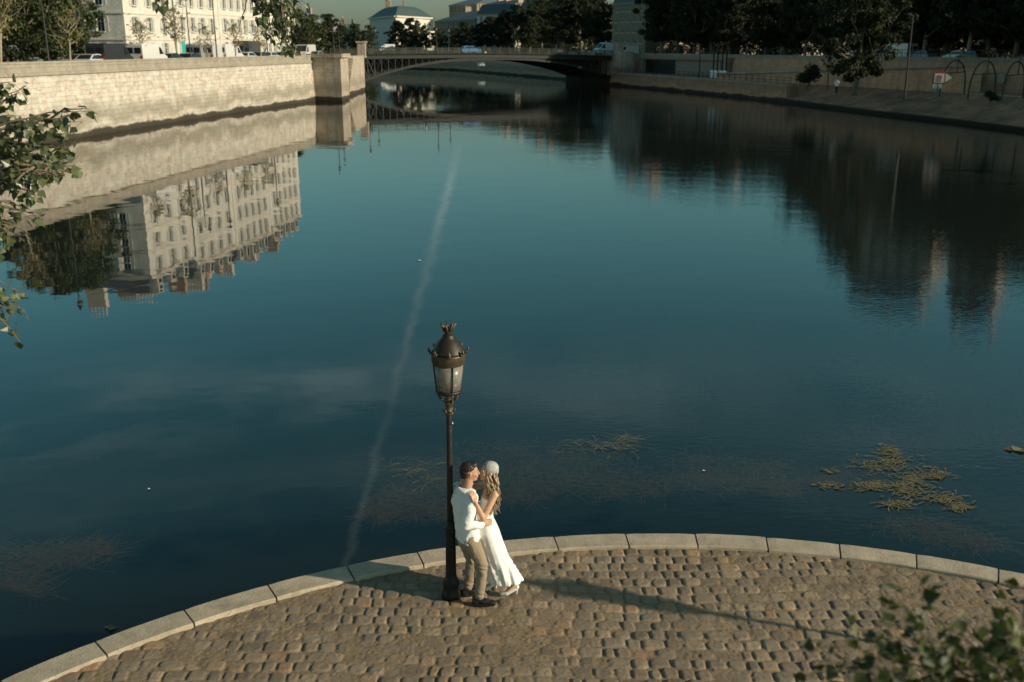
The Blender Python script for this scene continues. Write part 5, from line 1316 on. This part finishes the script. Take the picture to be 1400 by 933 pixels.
w_.cap(aL, .028, Vector((-.065,10.405,.035)), .022); w_.cap(aR, .028, Vector((-.305,10.515,.035)), .022)
place(voxel(w_, 'body', SK_W, wom, .0058, 3))
# dress
d_ = MB(); prof = [(1.262,-.345,-.160,.10), (1.23,-.352,-.158,.102), (1.15,-.380,-.178,.102), (1.03,-.430,-.228,.098), (.94,-.425,-.200,.115), (.84,-.415,-.155,.135), (.70,-.385,-.115,.14), (.48,-.33,-.045,.15), (.27,-.30,.065,.12), (.165,-.285,.128,.105)]
d_.rings([((a+b)/2, 10.44 if z > .5 else 10.455, z, (b-a)/2+.004, yy+.03, 0) for z, a, b, yy in reversed(prof)], 36)
def dress_disp(c, n):
    k = min(1, max(0, (1.0-c.z)/.8)); cx = -.33+.0*(c.z); a = math.atan2(c.y-10.45, c.x-(-.08-(c.z-.14)*.28))
    v = (math.sin(a*9+c.z*3+2*mnoise.noise(c*2.2))*.012+math.sin(a*17+1.7-c.z*5+2*mnoise.noise(c*3))*.005)*k
    u = math.sin((c.z*38+c.x*34)+4*mnoise.noise(c*5))*.004*max(0, 1-abs(c.z-1.03)/.22)+math.sin((c.z*60-c.x*50)+4*mnoise.noise(c*4))*.005*max(0, 1-abs(c.z-.36)/.16)
    return v+u+folds(c, .003, (8,8,8), 5)
place(voxel(d_, 'dress', SATIN, wom, .0075, 2, dress_disp))
# lace cap
mW = rotm(lookW, upW); cp = MB()
def WP(x, y, z): return hw+mW @ Vector((x, y, z))
cp.ball(WP(-.020, 0, .050), (.096,.084,.078), 22, mW); cp.ball(WP(-.060, 0, .020), (.058,.076,.066), 18, mW)
def lace():
    m, nt, b, o = newmat('white_lace'); v = coords(nt); vo = N(nt, 'ShaderNodeTexVoronoi', feature='DISTANCE_TO_EDGE', inp={'Scale': 55}); nt.links.new(v, vo.inputs['Vector'])
    f = ramp(nt, [(.02, (1,)*3), (.12, (0,0,0))], vo.outputs['Distance']); nt.links.new(mixc(nt, f, (.33,.31,.28), (.66,.64,.60)), b.inputs['Base Color']); bump(nt, f, b, .8, .003); b.inputs['Roughness'].default_value = .8; return m
place(voxel(cp, 'lace_cap', lace(), wom, .006, 2))
# hair: wavy locks
hr = MB(); rd = random.Random(9)
for i in range(150):
    side = rd.uniform(-1, 1)
    st = WP(-.030-.05*rd.random(), side*.070, rd.uniform(-.03, .03)) if i % 3 else WP(.012+.02*rd.random(), -.066*(-1 if rd.random() < .7 else 1), rd.uniform(-.04, .01))
    back = rd.random(); L = rd.uniform(.24, .43); pts = []; ph = rd.uniform(0, 6.28); am = rd.uniform(.012, .024); near = 1 if rd.random() < .65 else -1
    end = Vector((-.185+rd.uniform(-.075, .035), 10.40+rd.uniform(-.11, .07), hw.z-.05-L))
    for k in range(12):
        t = k/11; p = st.lerp(end, t); p += Vector((math.sin(PI*t)*.034, -math.sin(PI*t)*.02, 0)); p += Vector((math.cos(ph+t*13)*am*t**.5, math.sin(ph+t*13)*am*t**.5, 0)); pts.append(p)
    r0 = rd.uniform(.005, .0095); hr.tube(pts, [r0*(1-.65*(k/11)**2) for k in range(12)], 5)
for i in range(26):          # locks falling in front of the shoulder
    st = WP(.035, .058 if i % 4 else -.05, rd.uniform(-.01, .03)); st = st if i % 4 else st; end = Vector((-.245+rd.uniform(-.05, .04), 10.33+rd.uniform(-.04, .05), 1.22+rd.uniform(-.07, .08))); pts = []; ph = rd.uniform(0, 6.28)
    for k in range(12):
        t = k/11; p = st.lerp(end, t)+Vector((math.cos(ph+t*13)*.018*t, math.sin(ph+t*13)*.018*t-.02*math.sin(PI*t), 0)); pts.append(p)
    hr.tube(pts, [.008*(1-.6*k/11) for k in range(12)], 5)
place(hr.build('hair', HAIRB, wom, True))
def heel(toe, an, parent):
    m_ = MB(); toe = Vector(toe); an = Vector(an); d = (toe-an); d.z = 0; d.normalize(); hl = an-d*.035; ball = toe-d*.06; 
    m_.cap(ball+Vector((0,0,.005)), .030, toe, .012, 12); m_.cap(Vector((hl.x, hl.y, .088)), .026, ball+Vector((0,0,.002)), .030, 12); m_.cap(Vector((hl.x, hl.y, .085)), .024, Vector((hl.x, hl.y, .10))-d*.006, .026, 12)
    m_.tube([(hl.x-d.x*.005, hl.y-d.y*.005, .08), (hl.x, hl.y, .0)], [.014, .006], 8); return place(voxel(m_, 'heeled_shoe', simple('white_leather', (.8,.76,.68), .4), parent, .005, 2))
heel((-.125,10.395,.022), (.020,10.415,.12), wom); heel((-.365,10.50,.022), (-.225,10.535,.10), wom)

# ------------------------------------------------------------------ the near lamp post
def main_lamp(loc, label, tilt=0.0):
    r = empty('street_lamp', loc, 0, label, 'street lamp', 'lamps on the near quay'); r.rotation_euler = (0, tilt, 0)
    p = MB(); p.lathe([(.115,-.05), (.115,.05), (.098,.07), (.092,.14), (.10,.16), (.10,.20), (.072,.24), (.062,.30), (.060,.62), (.058,.80), (.056,.84), (.070,.86), (.073,.885), (.060,.91), (.050,.94), (.040,.98)], 20); p.build('base_column', M['post_iron'], r, True)
    p = MB(); p.lathe([(.036,.96), (.033,1.6), (.031,2.30), (.029,2.33)], 16); p.build('shaft', M['post_iron'] if False else M['lamp_iron'], r, True)
    p = MB(); p.lathe([(.040,2.27), (.052,2.285), (.052,2.30), (.036,2.32), (.034,2.36), (.046,2.40), (.060,2.425), (.050,2.45), (.044,2.47)], 16)
    for k in range(6):
        a = k*PI/3
        for (r0, z0, r1, z1, r2, z2) in ((.045,2.42,.085,2.46,.105,2.50), (.036,2.30,.062,2.315,.070,2.345)): p.tube([(r0*math.cos(a), r0*math.sin(a), z0), (r1*math.cos(a), r1*math.sin(a), z1), (r2*math.cos(a), r2*math.sin(a), z2)], [.012, .010, .004], 6)
    for k in range(4):
        a = k*PI/2+.4; p.tube([(.04*math.cos(a), .04*math.sin(a), 2.44), (.10*math.cos(a), .10*math.sin(a), 2.47), (.135*math.cos(a), .135*math.sin(a), 2.54)], .011, 6)
    p.build('collar', M['lamp_gold'], r, True)
    p = MB(); p.lathe([(.05,2.525), (.135,2.53), (.147,2.545), (.147,2.565), (.136,2.572)], 24, caps=True); p.build('bottom_ring', M['lamp_iron'], r, True)
    for k in range(4):
        a0 = k*PI/2+.35; g = MB(); n = 8; vs = []
        for i in range(n+1):
            a = a0+PI/2*i/n
            for (rr, z) in ((.134,2.572), (.166,2.868), (.162,2.868), (.130,2.572)): vs.append((rr*math.cos(a), rr*math.sin(a), z))
        g.add(vs, [(i*4+j, (i+1)*4+j, (i+1)*4+(j+1) % 4, i*4+(j+1) % 4) for i in range(n) for j in range(4)]); g.build('glass_pane', lampglass(), r, True)
        b = MB(); a = a0; b.tube([(.139*math.cos(a), .139*math.sin(a), 2.56), (.172*math.cos(a), .172*math.sin(a), 2.875)], .0075, 6); b.build('glazing_bar', M['lamp_iron'], r)
    p = MB(); p.lathe([(.165,2.862), (.180,2.875), (.180,2.905), (.188,2.915), (.186,2.955), (.192,2.968), (.193,2.985), (.184,2.995)], 28, caps=True); ring = p.build('crown_ring', M['lamp_gold'], r, True)
    for k in range(8):
        a = k*PI/4+.1; q = MB()
        q.ball((.200*math.cos(a), .200*math.sin(a), 3.005), (.010,.026,.028), 8, Matrix.Rotation(a, 3, 'Z')); q.ball((.216*math.cos(a), .216*math.sin(a), 3.032), (.012,.014,.026), 8, Matrix.Rotation(a, 3, 'Z')); q.build('palmette', M['lamp_gold'], ring, True)
    p = MB(); p.lathe([(.19,2.99), (.182,3.015), (.160,3.06), (.118,3.12), (.085,3.155), (.066,3.175), (.066,3.192), (.05,3.20), (.036,3.215)], 28); p.build('roof', M['lamp_iron'], r, True)
    p = MB(); p.lathe([(.036,3.21), (.032,3.235), (.045,3.255)], 12)
    for k in range(7):
        a = 2*PI*k/7; c0, s0 = math.cos(a), math.sin(a); p.tube([(.035*c0,.035*s0,3.24), (.055*c0,.055*s0,3.285), (.088*c0,.088*s0,3.325)], [.020,.018,.006], 6)
    p.build('finial', M['lamp_gold'], r, True)
    p = MB(); p.lathe([(.02,2.57), (.03,2.60), (.045,2.66), (.045,2.74), (.03,2.80)], 10); p.build('bulb', simple('bulb_glass', (.5,.48,.42), .2), r, True)
    p = MB(); p.ball((.036, -.012, 2.17), (.012, .02, .02), 10); p.build('stud', M['silver'], r, True)
    return r
main_lamp((-.715,10.40,0), 'ornate black iron street lamp with glass lantern, the man leaning on it', R(.35))
main_lamp((8.55,7.95,0), 'second ornate iron street lamp outside the right edge, casting the long shadow')

# ------------------------------------------------------------------ near foliage
def leaf_mesh_add(mb, p, axis, nrm, s_):
    a = Vector(axis).normalized(); n = (Vector(nrm)-a*Vector(nrm).dot(a)).normalized(); b = a.cross(n)
    pr = [(0,0), (.16,.36), (.34,.46), (.62,.26), (1.0,0)]
    L_ = [p+a*x*s_+b*y*s_+n*(.16*abs(y)*s_-.12*x*x*s_) for x, y in pr]; Rr = [p+a*x*s_-b*y*s_+n*(.16*abs(y)*s_-.12*x*x*s_) for x, y in pr[1:4]]
    mb.add(L_+Rr, [(0,1,2,3,4), (0,4,7,6,5)])
def sprig(wood, leaves, p0, p1, n, size, rnd, droop=.5, sag=.1, r0=.010):
    p0 = Vector(p0); p1 = Vector(p1); pts = []; L = (p1-p0).length
    for k in range(8): t = k/7; pts.append(p0.lerp(p1, t)+Vector((0,0,sag*L*math.sin(PI*t)))+Vector((rnd.uniform(-1,1), rnd.uniform(-1,1), rnd.uniform(-1,1)))*.02*L*(0 < k < 7))
    wood.tube(pts, [r0*(1-.8*k/7) for k in range(8)], 5)
    for i in range(n):
        t = rnd.uniform(.12, 1.0)*7; k = min(6, int(t)); p = pts[k].lerp(pts[k+1], t-k); d = (pts[k+1]-pts[k]).normalized()
        sd = Vector((rnd.gauss(0,1), rnd.gauss(0,1), rnd.gauss(0,1)-droop)).normalized(); pet = (d*.3+sd).normalized(); q = p+pet*size*rnd.uniform(.3, 1.1)
        wood.tube([p, q], [.0016, .0011], 3); ax = (pet+Vector((0,0,-droop))+Vector((rnd.gauss(0,.4), rnd.gauss(0,.4), rnd.gauss(0,.3)))).normalized()
        leaf_mesh_add(leaves, q, ax, Vector((rnd.gauss(0,1), rnd.gauss(0,1)-.3, rnd.gauss(0,1)+.6)), size*rnd.uniform(.7, 1.15))
rnd = random.Random(31)
# poplar on the quay, left of the picture: trunk stands outside the frame, boughs reach in
r = empty('poplar_tree', (-6.0,4.6,0), 0, 'leafy poplar whose branches hang into the picture on the left and over the top edge', 'tree'); o0 = Vector(r.location)
wd = MB(); lf = MB()
wd.tube([(0,0,-.2), (0,0,.5), (.08,.05,2.5), (.0,.1,5.0), (.15,.0,7.5), (.2,.1,9.5)], [.2, .16, .14, .11, .07, .03], 12)
def tw(pa, pb, n, size=.062, **k):
    sprig(wd, lf, pa-o0, pb-o0, int(n*1.3), size, rnd, **k)
    for _ in range(2):
        q = pa.lerp(pb, rnd.uniform(.1, .5)); e = pb.lerp(pa, rnd.uniform(0, .3))+Vector((rnd.gauss(0, .06), rnd.gauss(0, .15), rnd.gauss(-.03, .06)))
        if e.y > 4.5 and (e-pb).length < .45: sprig(wd, lf, q-o0, e-o0, int(n*.55), size, rnd, **k)
YL = 6.4
def T(px, py, Y=YL): return J(px, py, Y)
wd.tube([Vector((.03,.08,4.0)), T(-160,150)-o0, T(-60,215)-o0, T(-5,205)-o0], [.06, .035, .022, .012], 8)
wd.tube([T(-90,190)-o0, T(-60,300)-o0, T(-30,400)-o0], [.02, .014, .008], 6)
for (a, b, n) in (((-60,210), (122,152), 22), ((-30,215), (62,170), 16), ((-50,190), (35,118), 20), ((-40,230), (95,205), 24), ((-30,240), (88,232), 24), ((-50,160), (15,112), 14), ((-60,230), (50,190), 26), ((-60,250), (40,262), 26), ((-60,270), (42,300), 18), ((-70,280), (25,322), 18),
                  ((-60,210), (70,225), 22), ((-80,200), (22,160), 20), ((-40,220), (55,245), 22), ((-70,260), (18,240), 22), ((-70,300), (8,330), 10), ((-60,380), (26,398), 14), ((-60,400), (34,425), 18), ((-50,380), (12,435), 12), ((50,180), (118,148), 7), ((20,250), (102,222), 10)):
    tw(T(*a, YL+rnd.uniform(-.35,.35)), T(*b, YL+rnd.uniform(-.3,.3)), n)
# overhead bough with the hanging spray at the top
YT = 8.4
wd.tube([Vector((.1,.0,6.6)), T(60,-260,7)-o0, T(240,-150,YT)-o0, T(350,-60,YT)-o0, T(400,-40,YT)-o0], [.055, .04, .026, .014, .008], 8)
for (a, b, n) in (((350,-60), (372,58), 22), ((360,-60), (405,30), 20), ((370,-50), (398,70), 24), ((340,-55), (355,22), 12), ((390,-45), (412,8), 12), ((360,-60), (385,45), 22), ((365,-50), (392,68), 22), ((345,-60), (362,35), 14)):
    tw(T(*a, YT+rnd.uniform(-.2,.2)), T(*b, YT+rnd.uniform(-.2,.2)), n, .058, sag=.02)
for (a, b, n) in (((60,-80), (118,10), 6), ((200,-80), (215,6), 5), ((190,-60), (228,8), 5)): tw(T(*a, 6.2), T(*b, 6.2), n, .062, sag=.02)
for _ in range(40):
    a = rnd.uniform(0, 6.28); z = rnd.uniform(4.5, 9.6); st_ = Vector((.1,.05,z-.4)); e = Vector((math.cos(a), math.sin(a), .5))*rnd.uniform(.5, 1.25)+st_
    if (e+o0).x > -4.6: continue
    sprig(wd, lf, st_, e, 26, .075, rnd, r0=.02)
wd.build('trunk', M['bark'], r, True); lf.build('crown', M['poplar'], r)
# low tree at the bottom right, its top in the picture and out of focus
r = empty('leafy_shrub', (2.55,2.55,0), 0, 'out of focus leafy green shrub top at the bottom right corner', 'shrub'); o0 = Vector(r.location); wd = MB(); lf = MB()
hub = J(1425, 965, 2.6)
wd.tube([(0,0,-.2), (.02,.03,1.5), (hub-o0)*.5+Vector((0,0,.9)), hub-o0], [.07, .05, .035, .018], 8)
tips_ = [(1195,790,6), (1240,815,7), (1210,850,9), (1165,845,6), (1130,905,9), (1190,905,12), (1250,870,12), (1290,845,10), (1290,910,16), (1240,925,14), (1340,890,16), (1372,820,10), (1345,862,10), (1392,860,14), (1385,905,16), (1160,930,10), (1400,800,6), (1330,930,18), (1270,940,16), (1215,945,12), (1110,925,10), (1365,840,8), (1105,905,6), (1135,885,7), (1180,870,7), (1150,915,9), (1185,935,10), (1200,825,5), (1225,800,5)]
for (x, y, n) in tips_:
    Y = rnd.uniform(2.0, 2.9); n = int(n*1.9); a = hub.lerp(J(x, y, Y), .25)+Vector((rnd.uniform(-.06,.06), rnd.uniform(-.06,.06), -.02)); sprig(wd, lf, a-o0, J(x, y, Y)-o0, n, .044, rnd, .1, .04, .004)
for _ in range(60):
    a = rnd.uniform(0, 6.28); e = hub-o0+Vector((rnd.uniform(-.9,.9), rnd.uniform(-.9,.25), rnd.uniform(-1.3,-.15))); sprig(wd, lf, (hub-o0)*rnd.uniform(.75,.95), e, 14, .05, rnd, .1, .04, .006)
wd.build('stems', M['bark'], r, True); lf.build('foliage', M['poplar_low'], r)

# ------------------------------------------------------------------ water weed and flotsam
def weed_mat(name, c):
    m, nt, b, o = newmat(name); ge = N(nt, 'ShaderNodeNewGeometry')
    nt.links.new(ramp(nt, [(0, tuple(x*.6 for x in c)), (1, tuple(min(1, x*1.35) for x in c))], ge.outputs['Random Per Island']), b.inputs['Base Color']); b.inputs['Roughness'].default_value = .6; return m
WL = weed_mat('weed_leaf', (.155,.13,.062)); WU = weed_mat('sunken_weed', (.23,.115,.048)); WR = weed_mat('weed_strand', (.22,.20,.11))
def blade(mb, p, a, L, w, n=4, rise=0.0, rnd=rnd):
    p = Vector(p); d = Vector((math.cos(a), math.sin(a), 0)); s_ = Vector((-d.y, d.x, 0)); bend = rnd.uniform(-.5, .5)
    prev = None; q = p.copy()
    for i in range(n+1):
        t = i/n; ww = w*math.sin(PI*min(1, .12+t*.88))*.5; an = a+bend*t; 
        if i: q = q+Vector((math.cos(an), math.sin(an), 0))*L/n
        z = Vector((0,0, rise*math.sin(PI*t))); cur = (q+s_*ww+z, q-s_*ww+z)
        if prev: mb.quad(prev[0], prev[1], cur[1], cur[0])
        prev = cur
def patch(name, label, cat, blobs, count, L, w, mat, z, rise=.0, ang0=0, angs=1.2, dz=0):
    m_ = MB()
    for _ in range(count):
        px, py, sx, sy = rnd.choice(blobs); c = G(px+rnd.gauss(0, sx), py+rnd.gauss(0, sy), WATER); c.z = z+rnd.uniform(-dz, dz)
        a = ang0+rnd.gauss(0, angs)+(PI if rnd.random() < .5 else 0); blade(m_, c, a, L*rnd.uniform(.5, 1.3), w*rnd.uniform(.6, 1.2), rise=rise*rnd.uniform(.2, 1))
    return tag(m_.build(name, mat), label, cat, kind='stuff')
patch('pondweed', 'olive brown floating pondweed patch near the right side of the kerb', 'water weed', [(1200,637,14,5), (1222,632,16,6), (1255,648,16,5), (1280,650,8,3), (1238,668,14,5), (1265,678,20,4), (1193,665,12,3), (1225,690,12,3), (1295,684,9,3), (1312,694,6,2), (1186,664,7,2), (1215,617,5,4), (1245,658,10,8)], 950, .20, .026, WL, WATER+.012, .02, .1, .5)
patch('pondweed', 'two small floating weed tufts left of the big pondweed patch', 'water weed', [(1137,645,5,2), (1126,665,6,2), (1140,665,4,2)], 60, .16, .034, WL, WATER+.012, .02, .1, .5)
patch('reed_strands', 'thin reed strands floating right of the couple', 'water weed', [(830,607,22,4), (845,612,14,5), (800,612,20,4), (855,602,8,4)], 110, .45, .009, WR, WATER+.015, .05, .0, .6)
patch('reed_strands', 'thin reed strands floating left of the lamp post', 'water weed', [(570,636,14,5), (560,650,9,4), (580,660,4,3)], 40, .38, .008, WR, WATER+.015, .04, .3, .8)
patch('sunken_weed', 'brown weed bed under the water around the couple', 'water weed', [(580,632,38,7), (610,655,30,8), (700,612,40,7), (735,640,30,7), (760,655,40,8), (525,690,14,9), (545,672,12,6), (825,645,40,9), (650,650,30,8), (790,622,36,6), (700,670,30,6), (860,660,30,7), (590,690,14,5)], 4200, .40, .011, WU, WATER-.09, .0, .2, 1.0, .04)
patch('sunken_weed', 'brown weed bed under the water near the pondweed patch', 'water weed', [(960,625,26,7), (985,645,22,6), (1020,655,30,6), (1050,635,24,8), (1075,660,16,5), (1250,712,26,6), (1290,722,18,6), (1335,735,20,5), (1180,638,16,6), (1130,650,14,5), (940,650,18,5)], 2600, .40, .011, WU, WATER-.09, .0, .2, 1.0, .04)
patch('sunken_weed', 'brown weed bed under the water at the left edge', 'water weed', [(60,755,45,9), (100,745,30,6), (20,790,20,16)], 1100, .42, .012, WU, WATER-.09, .0, .5, .8, .04)
for px, py, lb, s_ in ((147, 861, 'dead brown leaf floating off the left end of the kerb', .10), (202, 670, 'tiny pale leaf floating in the middle of the left water', .035), (572, 357, 'tiny white feather floating far out left of the lamp', .09), (961, 645, 'tiny white speck of litter over the sunken weed', .035), (1385, 617, 'greenish brown drifting twig at the right edge of the water', .22)):
    m_ = MB(); c = G(px, py, WATER); leaf_mesh_add(m_, Vector((0,0,.02)), (1,.3,0), (0,0,1), s_*1.5); leaf_mesh_add(m_, Vector((.02,.02,.02)), (-.8,.4,0), (0,0,1), s_)
    o = m_.build('floating_leaf', WL if s_ in (.10, .22) else M['white']); o.location = c; tag(o, lb, 'leaf')
# two pedestrians on the bridge and one on the quay, simple figures
def walker(loc, rz, label, top, bottom):
    r = empty('person', loc, rz, label, 'person'); b = MB()
    b.ball((0,0,1.62), (.09,.08,.115), 12); b.cap((0,0,1.42), .05, (0,0,1.52), .05); b.rings([(0,0,.9,.11,.16,0), (0,0,1.15,.11,.16,0), (0,0,1.38,.10,.19,0), (0,0,1.45,.05,.08,0)], 16)
    for s_ in (-1, 1): b.chain([(0,s_*.2,1.38), (.03*s_,s_*.24,1.1), (.1*s_,s_*.22,.85)], [.045,.038,.028], 8); b.chain([(0,s_*.09,.9), (.12*s_,s_*.09,.48), (.14*s_,s_*.09,.06)], [.08,.055,.04], 8); b.cap((.12*s_,s_*.09,.04), .04, (.26*s_*0+.14*s_+.12,s_*.09,.035), .03, 8)
    voxel(b, 'body', SK_M, r, .02, 2)
    t = MB(); t.rings([(0,0,.85,.14,.19,0), (0,0,1.15,.135,.19,0), (0,0,1.38,.125,.22,0), (0,0,1.46,.06,.1,0)], 16)
    for s_ in (-1, 1): t.chain([(0,s_*.2,1.38), (.03*s_,s_*.24,1.1)], [.065,.055], 8)
    voxel(t, 'jacket', top, r, .02, 2); t = MB()
    for s_ in (-1, 1): t.chain([(0,s_*.09,.9), (.12*s_,s_*.09,.48), (.14*s_,s_*.09,.12)], [.105,.075,.06], 8)
    voxel(t, 'trousers', bottom, r, .02, 2); h = MB(); h.ball((-.015,0,1.66), (.095,.088,.10), 10); voxel(h, 'hair', HAIRD, r, .02, 1)
dk_ = simple('dark_cloth', (.03,.035,.05), .9); wt_ = simple('white_cloth', (.7,.68,.64), .9); bl_ = simple('blue_cloth', (.06,.10,.18), .9)
walker(on_bridge(505, 2.0), ba, 'pedestrian in a dark jacket walking near the first lamp on the bridge', dk_, bl_)
walker(on_bridge(580, 2.0), ba, 'pedestrian in a white top walking at the middle of the bridge', wt_, dk_)
walker(G(1143, 129, LOW), 1.0, 'pedestrian in a white top standing on the lower right quay by the big tree', wt_, dk_)

# ------------------------------------------------------------------ camera and view
cam = bpy.data.cameras.new('camera'); cam.sensor_width = 36; cam.lens = F/1400*36; cam.clip_end = 12000; cam.clip_start = .05
cam.dof.use_dof = True; cam.dof.focus_distance = 11.4; cam.dof.aperture_fstop = 2.4
co = bpy.data.objects.new('camera', cam); col.objects.link(co); co.location = (0,0,CAMH); co.rotation_euler = (PI/2-PITCH, 0, 0); scene.camera = co
scene.view_settings.view_transform = 'Standard'; scene.view_settings.look = 'None'; scene.view_settings.exposure = 0; scene.view_settings.gamma = 1; scene.view_settings.use_curve_mapping = False
scene.render.engine = 'CYCLES'; scene.cycles.max_bounces = 7; scene.cycles.transparent_max_bounces = 10
